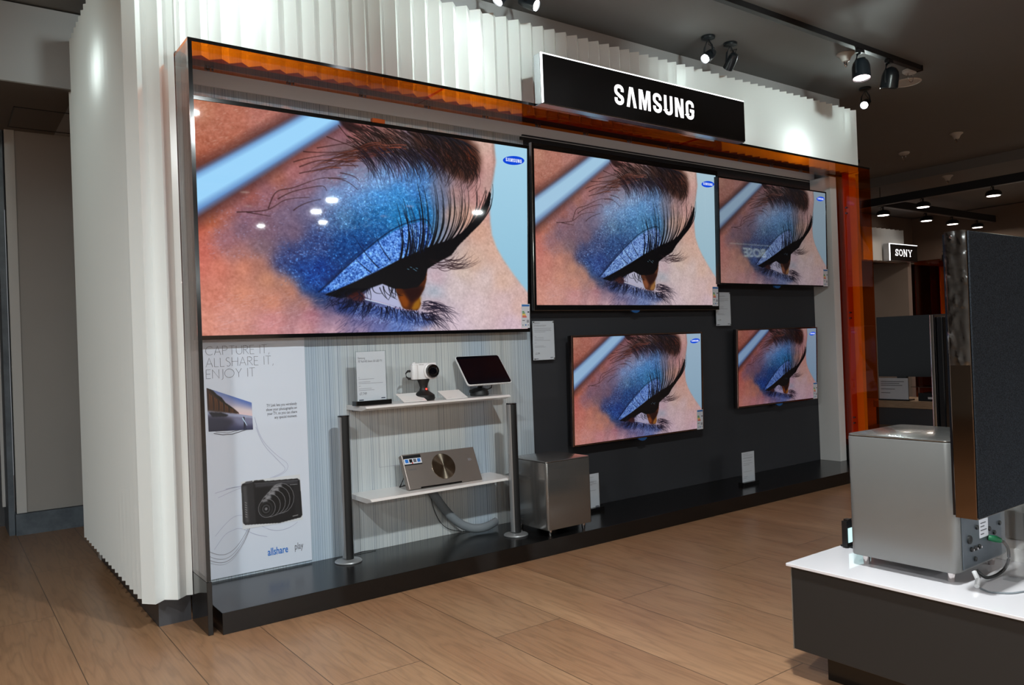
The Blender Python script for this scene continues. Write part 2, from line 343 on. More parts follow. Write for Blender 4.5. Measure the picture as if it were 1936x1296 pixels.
    for i in range(21):
        f = min(1, (i+.35*(i % 3))/20.7); bx, by = 1110+f*360, 862-f*150; tx = 1075+f*f*60+f*450+U(-14, 14); ty = (640-f*0 if f < .2 else 455)+U(-15, 70)*(1 if f < .75 else .4)
        if f < .25: tx, ty = 1090+f*350+U(-20, 20), 560+U(-30, 60)
        c.stroke([(bx, by), (bx+(tx-bx)*.75+50, by-(by-ty)*.40), (tx, ty)], 1.7, .2, K, 1, n=10)
        for q in range(2):
            ex = U(-24, 24); c.stroke([(bx+ex, by), (bx+(tx-bx)*.75+44+ex, by-(by-ty)*.4), (tx+ex, ty+U(20, 120))], .9, .12, K, .95, n=10)
    for i in range(20):
        f = i/19; c.stroke([(1330+f*60, 800-f*40), (1500+U(-20, 30), 720), (1555+f*30, 500+U(-25, 60))], 1.6, .2, K, 1, n=10)
    for x0, y0, x1, y1, x2, y2 in [(1000,900,925,830,868,725),(1060,860,985,760,985,715),(1145,840,1130,740,1095,650),(1165,830,1180,700,1110,560),(1215,820,1215,660,1150,540),(1235,810,1245,660,1190,550),(960,925,900,880,880,850)]:
        c.stroke([(x0, y0), (x1, y1), (x2, y2)], 1.4, .15, (.03, .08, .2), .85, n=10)
    for i in range(26):
        x, y = U(1255, 1400), U(850, 905); c.stroke([(x, y), (x+U(50, 90), y+U(5, 40)), (x+U(90, 150), y-U(10, 60))], .7, .1, (.16, .08, .1), .8, n=8)
    for i in range(14):
        x, y = U(930, 1090), U(975, 1010); c.stroke([(x, y), (x+U(-10, 20), y+U(30, 60)), (x+U(-25, 60), y+U(30, 75))], .9, .2, K, .95, n=8)
    for x, y in [(1165,895),(1180,905),(1195,900),(1150,905),(1190,912)]: c.stroke([(x, y), (x+8, y+3)], .5, .5, (.5, .68, .78), .9, n=3)
    # lower lashes and smudged liner
    c.poly([(800,1075),(900,1085),(1000,1105),(1100,1135),(1200,1150),(1260,1150),(1300,1190),(1230,1215),(1100,1180),(950,1150),(860,1150),(770,1130)], (.16, .26, .52), 5, .75)
    for _ in range(260):
        x, y = U(880, 1270), 0; y = 1080+(x-880)*.17+U(-5, 90); c.stroke([(x, y), (x+U(-14, 14), y+U(3, 14))], .4, .5, (.72, .8, 1.), U(.2, .7), n=3)
    for i in range(120):
        x = U(820, 1290); y = 1072+(x-860)*.17+U(-6, 14); s = (x-1050)/250
        c.stroke([(x, y), (x+U(-14, 22), y+U(12, 40)), (x+U(-30, 20)+s*50, y+U(20, 90))], .8, .12, (.03, .03, .12), .9, n=8)
    for i in range(46):
        x, y = U(1225, 1290), U(1080, 1180); c.stroke([(x, y), (x+U(30, 80), y-U(0, 35)), (x+U(60, 160), y+U(0, 110))], .8, .1, (.10, .07, .14), .8, n=9)
    for i in range(60):
        x, y = U(800, 1280), U(1150, 1240); c.stroke([(x, y), (x+U(-50, -15), y+U(15, 50))], .5, .2, (.16, .14, .3), .45, n=4)
    for i in range(40):
        x, y = U(740, 920), U(1010, 1090); c.stroke([(x, y), (x+U(-60, 40), y+U(10, 60))], .8, .2, (.05, .06, .15), .7, n=4)
    # eyebrow
    c.poly([(1150,140),(1300,165),(1450,200),(1515,250),(1535,330),(1520,400),(1470,440),(1400,420),(1330,370),(1250,330),(1180,260)], (.27, .13, .08), 6, .88)
    c.poly([(1290,260),(1400,240),(1490,270),(1490,350),(1420,360),(1330,330)], (.42, .16, .07), 7, .7)
    c.poly([(700,260),(850,250),(1000,190),(1150,200),(1250,300),(1150,330),(980,300),(830,310)], (.36, .24, .17), 9, .45)
    def hairs(n, gen, col, al=.85):
        for _ in range(n): a, b, d, w = gen(); c.stroke([a, b, d], w, .12, col if U(0, 1) < .8 else tuple(v*2+.1 for v in col), al, n=8)
    def g_main():
        x = U(830, 1400); y = 150+(x-830)*.12+U(-20, 110); L = U(80, 190)
        return (x, y), (x+L*.6, y+L*.25), (x+L*.75+U(-20, 20), y+L), U(.5, 1.05)
    hairs(290, g_main, (.10, .055, .05))
    def g_end():
        x = U(1230, 1500); y = 190+(x-1230)*.32+U(0, 120); L = U(60, 150)
        return (x, y), (x+L*.5, y+L*.35), (x+U(-25, 25), y+L), U(.6, 1.0)
    hairs(170, g_end, (.09, .04, .035))
    def g_top():
        x = U(1150, 1440); y = 150+(x-1150)*.26; return (x, y), (x+50, y+20), (x+U(60, 110), y+U(50, 130)), 1.2
    hairs(60, g_top, (.04, .03, .05))
    def g_tail():
        x = U(640, 960); y = 330-(x-640)*.30+U(-10, 60); L = U(90, 190)
        return (x+L, y-U(0, 20)), (x+L*.4, y-U(8, 24)), (x-L*.2, y+U(10, 46)), U(.5, .9)
    hairs(70, g_tail, (.28, .12, .08), .8)
    def g_dip():
        x = U(880, 1290); y = 260+U(0, 60); L = U(100, 170); return (x, y), (x+L*.55, y+L*.4), (x+L*.55+U(-35, 25), y+L), U(.4, .7)
    hairs(130, g_dip, (.07, .05, .10))
    for p in [[(590,405),(660,385),(800,375)],[(430,590),(470,505),(560,480),(700,430),(830,430)],[(480,540),(560,500),(700,470),(730,495)],[(270,612),(420,600),(520,545),(640,530)],[(610,290),(720,300),(850,280)],[(560,345),(660,310),(800,300)],[(590,370),(700,335),(840,345),(880,370)],[(740,430),(830,420),(890,490)],[(800,400),(880,410),(895,440)],[(320,612),(400,625),(440,632)],[(680,270),(790,250),(900,230)],[(560,600),(600,560),(700,540)],[(790,150),(860,250),(950,290)],[(730,210),(860,260),(930,280)]]:
        c.stroke(p, .9, .3, (.20, .09, .08), .85, n=12)
    return np.clip(c.a, 0, 1)
# ================================================================ materials
def n_floor(N, b):
    v = N.nodes.new('ShaderNodeNewGeometry'); sx = N.nodes.new('ShaderNodeSeparateXYZ'); N.links.new(v.outputs['Position'], sx.inputs[0])
    cb = N.nodes.new('ShaderNodeCombineXYZ'); N.links.new(math_n(N, 'ADD', sx.outputs[1], 20.45), cb.inputs[0]); N.links.new(math_n(N, 'ADD', sx.outputs[0], 20.24-.31+.29), cb.inputs[1])
    br = N.nodes.new('ShaderNodeTexBrick'); N.links.new(cb.outputs[0], br.inputs['Vector']); br.offset = .37; br.offset_frequency = 2
    for k, x in (('Scale', 1.), ('Mortar Size', .0016), ('Mortar Smooth', .1), ('Brick Width', 2.15), ('Row Height', .29), ('Bias', 0.)): br.inputs[k].default_value = x
    br.inputs['Color1'].default_value = (0, 0, 0, 1); br.inputs['Color2'].default_value = (1, 1, 1, 1); br.inputs['Mortar'].default_value = (.5, .5, .5, 1)
    tone = br.outputs['Color']
    off = N.nodes.new('ShaderNodeVectorMath'); off.operation = 'MULTIPLY_ADD'; N.links.new(tone, off.inputs[0]); off.inputs[1].default_value = (7, 13, 0)
    mp = nd(N, 'ShaderNodeMapping'); mp.inputs['Scale'].default_value = (7.5, .85, 1); N.links.new(v.outputs['Position'], mp.inputs[0]); N.links.new(mp.outputs[0], off.inputs[2])
    n1 = noise(N, off.outputs[0], 1.0, 3, .55)
    rings = math_n(N, 'FRACT', math_n(N, 'MULTIPLY', n1, 11.))                       # cathedral grain: contour lines of a stretched noise
    ring = ramp(N, rings, [(0, (.45, .45, .45)), (.22, (.9, .9, .9)), (.5, (1, 1, 1)), (.80, (.85, .85, .85)), (1, (.45, .45, .45))])
    mp2 = nd(N, 'ShaderNodeMapping'); mp2.inputs['Scale'].default_value = (160, 5, 1); N.links.new(v.outputs['Position'], mp2.inputs[0]); fine = noise(N, mp2.outputs[0], 1., 3, .6)
    base = mixc(N, tone, srgb(158, 121, 90), srgb(176, 136, 102))
    base = mixc(N, ramp(N, n1, [(.3, (0, 0, 0)), (.75, (1, 1, 1))]), base, srgb(150, 110, 80))
    c = mixc(N, .36, base, ring, 'MULTIPLY'); c = mixc(N, .35, c, ramp(N, fine, [(.3, (.55, .5, .45)), (.6, (1, 1, 1))]), 'MULTIPLY')
    c = mixc(N, br.outputs['Fac'], c, srgb(88, 66, 48)); N.links.new(c, b.inputs['Base Color'])
    h = math_n(N, 'SUBTRACT', math_n(N, 'MULTIPLY', fine, .25), br.outputs['Fac']); bump(N, b, h, .25, .002)
    N.links.new(math_n(N, 'ADD', math_n(N, 'MULTIPLY', fine, .12), .27), b.inputs['Roughness'])
mat('oak_floor', rough=.34, spec=.5, nodes=n_floor)
def n_stripe(N, b):
    a = noise(N, objco(N, (1, 0, 0)), 230, 1.5, .75); c2 = noise(N, objco(N, (1, 0, 0), (9, 3, 1)), 95, 2, .6); w = noise(N, objco(N, (1, 0, 0), (4, 7, 1)), 3.2, 1, .5)
    f = ramp(N, a, [(.30, srgb(108, 116, 124)), (.39, srgb(178, 184, 190)), (.50, srgb(226, 226, 222)), (.62, srgb(236, 236, 236)), (.70, srgb(170, 186, 206))])
    g = ramp(N, c2, [(.30, srgb(165, 172, 180)), (.42, (1, 1, 1)), (.62, (1, 1, 1)), (.74, srgb(196, 212, 232))])
    t = ramp(N, w, [(.35, srgb(196, 214, 234)), (.6, srgb(222, 226, 228))])
    N.links.new(mixc(N, 1., mixc(N, 1., f, g, 'MULTIPLY'), t, 'MULTIPLY'), b.inputs['Base Color'])
mat('striped_laminate', rough=.10, spec=.55, nodes=n_stripe)
def n_felt(lo, hi, sc=420, rough=.9):
    def f(N, b):
        a = noise(N, objco(N), sc, 3, .7); N.links.new(ramp(N, a, [(.35, lo), (.65, hi)]), b.inputs['Base Color']); bump(N, b, a, .4, .002)
    return f
mat('dark_felt', rough=.95, spec=.2, nodes=n_felt(srgb(38, 39, 42), srgb(62, 62, 66)))
mat('charcoal_cloth', rough=.95, spec=.15, nodes=n_felt(srgb(14, 16, 20), srgb(44, 49, 56), 330))
mat('white_lacquer', srgb(226, 229, 228), rough=.24, spec=.5)
mat('white_matt', srgb(205, 204, 202), rough=.5)
mat('white_gloss', srgb(228, 224, 222), rough=.08, spec=.5)
def n_plaster(c, var=.04):
    def f(N, b):
        a = noise(N, objco(N), 2.0, 3, .6); d = tuple(v*(1-var*3) for v in c); N.links.new(mixc(N, a, d, c), b.inputs['Base Color'])
        bump(N, b, noise(N, objco(N), 180, 2), .05, .002)
    return f
mat('ceiling_paint', rough=.7, nodes=n_plaster(srgb(126, 126, 126)))
mat('bulkhead_paint', rough=.6, nodes=n_plaster(srgb(168, 167, 168)))
mat('grey_wall_paint', rough=.6, nodes=n_plaster(srgb(170, 166, 162)))
mat('far_wall_paint', rough=.7, nodes=n_plaster(srgb(120, 104, 92)))
mat('niche_paint', srgb(140, 130, 122), rough=.6)
mat('sign_soft_white', (0, 0, 0), emit=(.85, 1, .92), es=3.5)
mat('soffit_paint', rough=.7, nodes=n_plaster(srgb(112, 104, 98)))
def n_kick(N, b):
    a = noise(N, objco(N), 9, 4, .65); N.links.new(ramp(N, a, [(.3, srgb(74, 84, 94)), (.7, srgb(104, 114, 124))]), b.inputs['Base Color'])
mat('blue_grey_kick', rough=.45, nodes=n_kick)
mat('dark_kick', srgb(66, 66, 70), rough=.4)
mat('black_lacquer', srgb(20, 19, 19), rough=.10, spec=.5)
def n_plinth(N, b):
    a = noise(N, objco(N, (6, 60, 60)), 6, 3); N.links.new(ramp(N, a, [(.3, srgb(14, 13, 13)), (.7, srgb(20, 19, 19))]), b.inputs['Base Color'])
mat('black_plinth', rough=.22, spec=.5, nodes=n_plinth)
glass('amber_glass', (.90, .40, .05)); glass('smoked_glass', (.78, .70, .67), .08, k=1.2)
glass('clear_acrylic', (.97, .98, .98), .04); glass('plastic_film', (.80, .82, .86), .30, .16)
mat('dark_soffit', srgb(40, 30, 26), rough=.6)
mat('bezel_black', srgb(10, 10, 12), rough=.12, spec=.6)
mat('bezel_grey', srgb(34, 33, 34), rough=.25, metal=.6)
mat('chrome', srgb(205, 198, 196), rough=.12, metal=1.)
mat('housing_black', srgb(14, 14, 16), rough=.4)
mat('rose_chrome', srgb(196, 170, 166), rough=.12, metal=1.)
mat('blue_glow', srgb(40, 90, 150), rough=.1, spec=.6)
mat('orange_plastic', srgb(196, 92, 30), rough=.3)
mat('sign_black', srgb(6, 5, 6), rough=.3)
mat('aluminium', srgb(190, 192, 196), rough=.25, metal=1.)
mat('brushed_silver', srgb(178, 180, 182), rough=.34, metal=.7)
mat('sign_white_light', (1, 1, 1), rough=.5, emit=(1, .98, 1), es=1.5)
mat('edge_light', (1, 1, 1), rough=.5, emit=(.95, .98, 1), es=2.0)
mat('logo_blue', (0, 0, 0), rough=.1, emit=srgb(6, 70, 214), es=1.)
mat('logo_white', (0, 0, 0), rough=.1, emit=srgb(225, 235, 255), es=1.)
mat('paper', srgb(214, 216, 224), rough=.6); mat('ink_grey', srgb(96, 96, 104), rough=.7); mat('ink_dark', srgb(28, 30, 60), rough=.7)
mat('ink_pale', srgb(150, 150, 160), rough=.7)
mat('eu_blue', srgb(40, 110, 190), rough=.5); mat('g_green', srgb(60, 140, 60), rough=.5); mat('g_yellow', srgb(240, 205, 40), rough=.5); mat('g_orange', srgb(240, 140, 40), rough=.5); mat('g_red', srgb(214, 50, 30), rough=.5)
mat('poster_white', srgb(212, 220, 234), rough=.35, spec=.4); mat('poster_swirl', srgb(176, 180, 204), rough=.5); mat('poster_swirl_grey', srgb(150, 150, 160), rough=.5); mat('poster_blue', srgb(20, 110, 200), rough=.5)
def n_grill(N, b):
    a = noise(N, objco(N), 900, 1); bump(N, b, a, .5, .001)
mat('speaker_grille', srgb(14, 14, 15), rough=.6, nodes=n_grill)
def n_metalpaint(c, r=.3):
    def f(N, b):
        a = noise(N, objco(N), 1400, 1); N.links.new(mixc(N, a, tuple(v*.92 for v in c), c), b.inputs['Base Color'])
    return f
mat('grey_metallic', rough=.22, metal=.75, coat=.4, nodes=n_metalpaint(srgb(132, 130, 128)))
mat('grey_satin', rough=.38, metal=.45, coat=.15, nodes=n_metalpaint(srgb(128, 128, 127)))
mat('player_metal', srgb(140, 130, 124), rough=.42, metal=.7)
def n_disc(N, b):                                                     # turned-metal disc: anisotropic
    b.inputs['Anisotropic'].default_value = .95; t = nd(N, 'ShaderNodeTangent'); t.direction_type = 'RADIAL'; t.axis = 'Z'; N.links.new(t.outputs[0], b.inputs['Tangent'])
mat('turned_disc', srgb(150, 138, 122), rough=.26, metal=1., nodes=n_disc)
mat('rubber_black', srgb(18, 18, 18), rough=.5)
mat('red_led', (.1, 0, 0), emit=(1, .03, .02), es=6.)
mat('white_plastic', srgb(226, 226, 228), rough=.25)
mat('lens_black', srgb(8, 8, 12), rough=.05, spec=.8)
mat('tablet_screen', srgb(10, 9, 16), rough=.06, spec=.6)
def n_braid(N, b):
    a = noise(N, objco(N), 700, 2); N.links.new(mixc(N, a, srgb(84, 90, 96), srgb(140, 148, 154)), b.inputs['Base Color']); bump(N, b, a, .6, .002)
mat('braided_sleeve', rough=.6, nodes=n_braid)
mat('table_charcoal', rough=.55, nodes=n_plaster(srgb(36, 34, 33), .05))
mat('table_edge', srgb(120, 110, 100), rough=.4)
mat('back_glass', srgb(226, 222, 226), rough=.06, spec=.6, coat=.5)
mat('bronze_mirror', srgb(124, 106, 92), rough=.07, metal=1.)
mat('connector_plate', srgb(92, 100, 108), rough=.35, metal=.5)
mat('green_plug', srgb(20, 110, 70), rough=.4)
mat('cyan_screen', (0, 0, 0), emit=(.65, .98, 1.), es=1.1)
mat('lamp_face', (1, 1, 1), emit=(1, .88, .80), es=8.); mat('spot_face', (1, 1, 1), emit=(.93, .96, 1), es=16.)
mat('spot_face_pink', (1, 1, 1), emit=(1, .82, .84), es=6.)
mat('lamp_off', srgb(96, 62, 50), rough=.4)
mat('track_black', srgb(16, 15, 17), rough=.4)
mat('spot_black', srgb(22, 27, 32), rough=.28, spec=.5)
mat('trunking', srgb(34, 36, 40), rough=.5); mat('trunk_cover', srgb(120, 118, 116), rough=.4)
mat('off_white_plastic', srgb(196, 190, 184), rough=.4)
mat('cabinet_oak', rough=.4, nodes=lambda N, b: N.links.new(ramp(N, noise(N, objco(N, (2, 2, 40)), 6, 3), [(.3, srgb(150, 122, 96)), (.7, srgb(184, 156, 128))]), b.inputs['Base Color']))
mat('far_screen', srgb(10, 12, 18), rough=.10, spec=.6)
mat('door_black', srgb(10, 10, 11), rough=.3)
mat('screw_steel', srgb(120, 118, 116), rough=.3, metal=1.)

# ================================================================ the room
def gbox(*a, **k): return G().box(*a, **k)
struct(gbox(-6, 14, -17, 5, -.05, 0).build('floor', 'oak_floor'))
struct(gbox(-6, 8.19, -17, 5, CZ, CZ+.08).build('ceiling', 'ceiling_paint'))
struct(gbox(8.19, 14, -17, 5, CZ-.10, CZ+.08).build('ceiling_lower', 'ceiling_paint'))
struct(gbox(-6, -5.92, -17, 5, 0, CZ).build('wall_left_far', 'grey_wall_paint'))
struct(gbox(-6, 14, -17.1, -17, 0, CZ).build('wall_rear', 'grey_wall_paint'))
struct(gbox(13.9, 14, -17, 5, 0, CZ).build('wall_right_far', 'far_wall_paint'))
struct(gbox(2.4, 14, 4.9, 5, 0, CZ).build('wall_back_far', 'far_wall_paint'))
# passage at the left: grey wall, lighter return, kick board, dropped soffit with hatch, bulkhead
struct(gbox(-.19, 2.4, 2.085, 2.2, .125, 2.362).build('wall_back', 'grey_wall_paint'))
struct(gbox(-.205, -.155, 2.075, 2.205, .125, 2.362).build('trim_1', 'white_matt'))
struct(gbox(-.212, 2.4, 2.06, 2.2, 0, .122).build('baseboard_back', 'blue_grey_kick'))
struct(gbox(-6, 2.4, 1.15, 4.9, 2.365, CZ-.01).build('bulkhead_left', 'bulkhead_paint'))
struct(gbox(-6, .05, 1.152, 4.9, 2.360, 2.3645).build('trim_2', 'soffit_paint'))
hatch = G()
for a in ((-.19, .3, 1.57, 1.576), (-.19, .3, 2.0, 2.006), (-.19, -.184, 1.57, 2.006)): hatch.box(*a, 2.357, 2.3605)
struct(hatch.build('trim_3', 'housing_black'))
struct(gbox(-.5, -.24, 2.45, 2.5, 0, 2.36).build('wall_passage', 'dark_kick'))
struct(gbox(-.262, -.246, 2.30, 2.34, .14, 2.36).build('trim_4', 'white_matt'))
struct(gbox(-.245, -.215, 2.09, 2.44, .0, 2.36).build('wall_passage_side', 'blue_grey_kick'))
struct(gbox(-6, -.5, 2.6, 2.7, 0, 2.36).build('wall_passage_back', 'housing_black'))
# boxed bulkhead above the display kiosk
struct(gbox(.3, 4.985, -.04, 1.1, 2.60, CZ-.002).build('bulkhead', 'bulkhead_paint'))

# ---------------------------------------------------------------- kiosk walls of white pleated panels
PER = .0765
def zig(x0, x1, lo, hi, start_peak):                                  # zigzag between the planes lo (valley) and hi (peak)
    n = max(1, round((x1-x0)/(PER/2))); return [(x0+(x1-x0)*i/n, hi if (i % 2 == 0) == start_peak else lo) for i in range(n+1)]
PK, VL = -.240, -.204
def pleat_front(x0, x1, z0, z1, name, back=-.19, start_peak=True):
    p = zig(x0, x1, VL, PK, start_peak); return struct(G().prism(p+[(x1, back), (x0, back)], z0, z1).build(name, 'white_lacquer'))
pleat_front(.057+2*PER, 4.86, 2.141, 2.606, 'wall_front_fascia')
# left column and left side as one folded skin: front pleats, corner, side pleats
sk = [(.193, -.212), (.172, VL), (.1335, PK), (.095, VL), (.057, PK), (.020, -.195)]
y = -.195; i = 0
while y < 1.16: y += PER/2; i += 1; sk.append((.052 if i % 2 else .020, y))
struct(G().prism(sk+[(.07, sk[-1][1]), (.07, -.17), (.193, -.17)], .105, 2.606).build('wall_left', 'white_lacquer'))
struct(gbox(.193, .215, -.236, -.17, 2.141, 2.606).build('trim_5', 'white_lacquer'))
pleat_front(4.728, 4.86, .105, 2.141, 'wall_front_right')
struct(gbox(4.86, 4.90, -.215, 1.1, .105, 2.606).build('wall_kiosk_end', 'white_lacquer'))
struct(gbox(.08, .1945, -.17, 1.135, 0, .21).build('baseboard_left', 'dark_kick'))
struct(gbox(4.74, 4.88, -.19, 1.1, 0, .21).build('baseboard_right', 'dark_kick'))
struct(gbox(.075, 4.86, 1.09, 1.15, .0, 2.6).build('wall_kiosk_rear', 'white_matt'))
# recessed display wall: striped panel, dark felt panel, white reveal, lit slot above
struct(gbox(.208, 1.995, 0, .03, .078, 2.105).build('wall_back_striped', 'striped_laminate'))
struct(gbox(1.995, 4.70, 0, .03, .078, 2.118).build('wall_back_dark', 'dark_felt'))
struct(gbox(.208, 4.70, .012, .03, 2.05, 2.5).build('wall_slot', 'white_gloss'))
struct(gbox(.208, 4.86, -.19, -.118, 2.1415, 2.5).build('trim_6', 'dark_soffit'))
struct(gbox(.208, 4.86, -.19, .03, 2.5, 2.52).build('trim_7', 'white_matt'))
struct(gbox(4.622, 4.700, -.158, 0, .079, 2.118).build('trim_8', 'white_matt'))
seam = G()
for a in ((1.085, 1.0865, .452, 1.06), (1.085, 1.30, .4505, .452)): seam.box(a[0], a[1], -.0008, .001, a[2], a[3])
struct(seam.build('trim_9', 'ink_pale'))
struct(gbox(.208, 4.70, -.003, 0, 2.1045, 2.1075).build('trim_10', 'white_matt'))
lamp('AREA', 'added_slot_light', (2.45, -.055, 2.44), 2, (.82, .92, 1.), (2.45, -.05, 0), shape='RECTANGLE', size=4.3, size_y=.03)  # unseen strip added to brighten the slot and upper display wall
struct(gbox(.3, 4.6, -.075, -.035, 2.445, 2.4995).build('trim_11', 'aluminium'))

# ---------------------------------------------------------------- glass portal around the niche
PX0, PX1, PF, PZ = .195, 4.712, -.400, 2.139
pt = thing('glass_portal', 'amber and smoked glass portal framing the wall of lit televisions', 'portal', (PX0, PF, 0))
gbox(PX0, PX0+.011, PF, -.186, .192, PZ-.012).build('side_panel', 'smoked_glass', pt, label='smoky grey-brown glass side panel')
gbox(PX0, PX0+.018, PF, -.186, .0, .190).build('base_panel', 'black_lacquer', pt, bevel=.0015)
gbox(PX0+.0112, PX0+.0145, PF, PF+.010, .192, PZ-.012).build('edge_strip', 'black_lacquer', pt)
gbox(PX0-.0, 1.268, PF, -.116, PZ-.012, PZ).build('top_panel', 'amber_glass', pt, label='amber glass top panel, left half')
gbox(1.272, 2.98, PF, -.116, PZ-.012, PZ).build('top_panel', 'amber_glass', pt, label='amber glass top panel, middle')
gbox(2.984, PX1+.012, PF, -.116, PZ-.012, PZ).build('top_panel', 'amber_glass', pt, label='amber glass top panel, right half')
gbox(PX1, PX1+.012, PF, -.0, .192, PZ-.012).build('side_panel', 'amber_glass', pt, label='amber glass side panel')
gbox(PX1, PX1+.018, PF, -.0, 0, .190).build('base_panel', 'black_lacquer', pt, bevel=.0015)
gbox(PX0, PX0+.0145, PF-.0012, PF, .192, PZ-.0126).build('front_edge', 'bezel_black', pt, label='dark polished front edge')
gbox(PX0, PX1+.012, PF-.0012, PF, PZ-.0125, PZ).build('front_edge', 'bezel_black', pt, label='dark polished front edge')
for x in [.34+.33*i for i in range(13)]:
    g = G()
    for dx, dy, r in ((0, 0, .006), (.014, -.004, .004), (-.012, -.002, .004)): g.lathe([(r, PZ-.016), (r, PZ+.004)], (x+dx, -.135+dy, 0), 8)
    g.build('glass_fixing', 'screw_steel', pt)
for z in (.35, .39, 1.1, 1.14, 1.85, 1.89): G().prism([(-.22+.006*math.cos(t*PI/4), z+.006*math.sin(t*PI/4)) for t in range(8)], PX1-.004, PX1+.016, ax='X').build('glass_fixing', 'screw_steel', pt)
# ---------------------------------------------------------------- plinth
pl = gbox(.238, 4.706, -.426, -.002, 0, .078).build('display_plinth', 'black_plinth', bevel=.0012)
tag(pl, 'long low black plinth under the wall of televisions', 'plinth')
# ---------------------------------------------------------------- hanging brand sign over the portal
sg = thing('illuminated_sign', 'long black lightbox sign with glowing white capital letters above the portal', 'sign', (1.765, -.46, 2.125))
gbox(1.765, 3.275, -.452, -.405, 2.125, 2.366).build('sign_box', 'aluminium', sg, bevel=.002)
gbox(1.777, 3.272, -.460, -.4522, 2.130, 2.360).build('face_panel', 'sign_black', sg)
gbox(1.766, 3.274, -.459, -.4522, 2.3605, 2.3665).build('edge_light', 'edge_light', sg, label='bright light line along the top edge')
gbox(1.7675, 1.7745, -.459, -.4522, 2.130, 2.3600).build('edge_light', 'edge_light', sg, label='bright light line along the left edge')
gbox(1.77, 3.27, -.44, -.41, 2.3668, 2.368).build('edge_light', 'edge_light', sg)
hs = .104; k = bold_word(G(), 'SAMSUNG', lambda a, b: (a, 0, b)); ws = (2.832-2.232)/k
g = G(); bold_word(g, 'SAMSUNG', lambda a, b: (2.232+a*ws, -.4608, 2.191+b*hs))
g.build('lettering', 'sign_white_light', sg, label='glowing white letters')
# ================================================================ televisions
EYE = paint_eye()
def colour_mesh(name, arr, m):                                       # unit picture in XZ, one vertex colour per pixel
    H, Wd = arr.shape[:2]; lin = np.where(arr <= .04045, arr/12.92, ((arr+.055)/1.055)**2.4)
    X, Z = np.meshgrid(np.linspace(0, 1, Wd), np.linspace(1, 0, H)); v = np.zeros((H*Wd, 3)); v[:, 0] = X.ravel(); v[:, 2] = Z.ravel()
    i = np.arange(H*Wd).reshape(H, Wd); q = np.stack([i[:-1, :-1], i[1:, :-1], i[1:, 1:], i[:-1, 1:]], -1).reshape(-1, 4)
    me = bpy.data.meshes.new(name); me.vertices.add(len(v)); me.vertices.foreach_set('co', v.ravel())
    me.loops.add(q.size); me.loops.foreach_set('vertex_index', q.ravel()); me.polygons.add(len(q)); me.polygons.foreach_set('loop_start', np.arange(0, q.size, 4)); me.polygons.foreach_set('loop_total', np.full(len(q), 4))
    ca = me.color_attributes.new('picture', 'FLOAT_COLOR', 'POINT'); ca.data.foreach_set('color', np.c_[lin.reshape(-1, 3), np.ones(H*Wd)].ravel())
    me.materials.append(MAT[m]); me.update(calc_edges=True); return me
def screen_mat(name, gain, sat, tint=(1, 1, 1), gam=1., black=(.01, .01, .012), rough=.03, glow=True):
    def f(N, b):
        a = nd(N, 'ShaderNodeAttribute'); a.attribute_name = 'picture'; h = nd(N, 'ShaderNodeHueSaturation'); h.inputs['Saturation'].default_value = sat
        gm = nd(N, 'ShaderNodeGamma'); gm.inputs[1].default_value = gam
        N.links.new(a.outputs['Color'], gm.inputs[0]); N.links.new(gm.outputs[0], h.inputs['Color']); c = mixc(N, 1., h.outputs[0], tint, 'MULTIPLY')
        if glow: N.links.new(c, b.inputs['Emission Color']); b.inputs['Emission Strength'].default_value = gain
        else: N.links.new(c, b.inputs['Base Color'])
    mat(name, black, rough=rough, spec=.45, nodes=f)
screen_mat('picture_1', .92, 1.0, (.90, 1, 1.04), 1.06); screen_mat('picture_2', .72, .88, (.98, 1, 1)); screen_mat('picture_3', .36, .80, (1, .98, 1.02))
screen_mat('picture_4', .56, .95, (1.02, .98, 1.06)); screen_mat('picture_5', .36, .98, (1.04, .94, 1.08))
EYE_MESH = [colour_mesh('screen', EYE, 'picture_%d' % i) for i in (1,)][0]
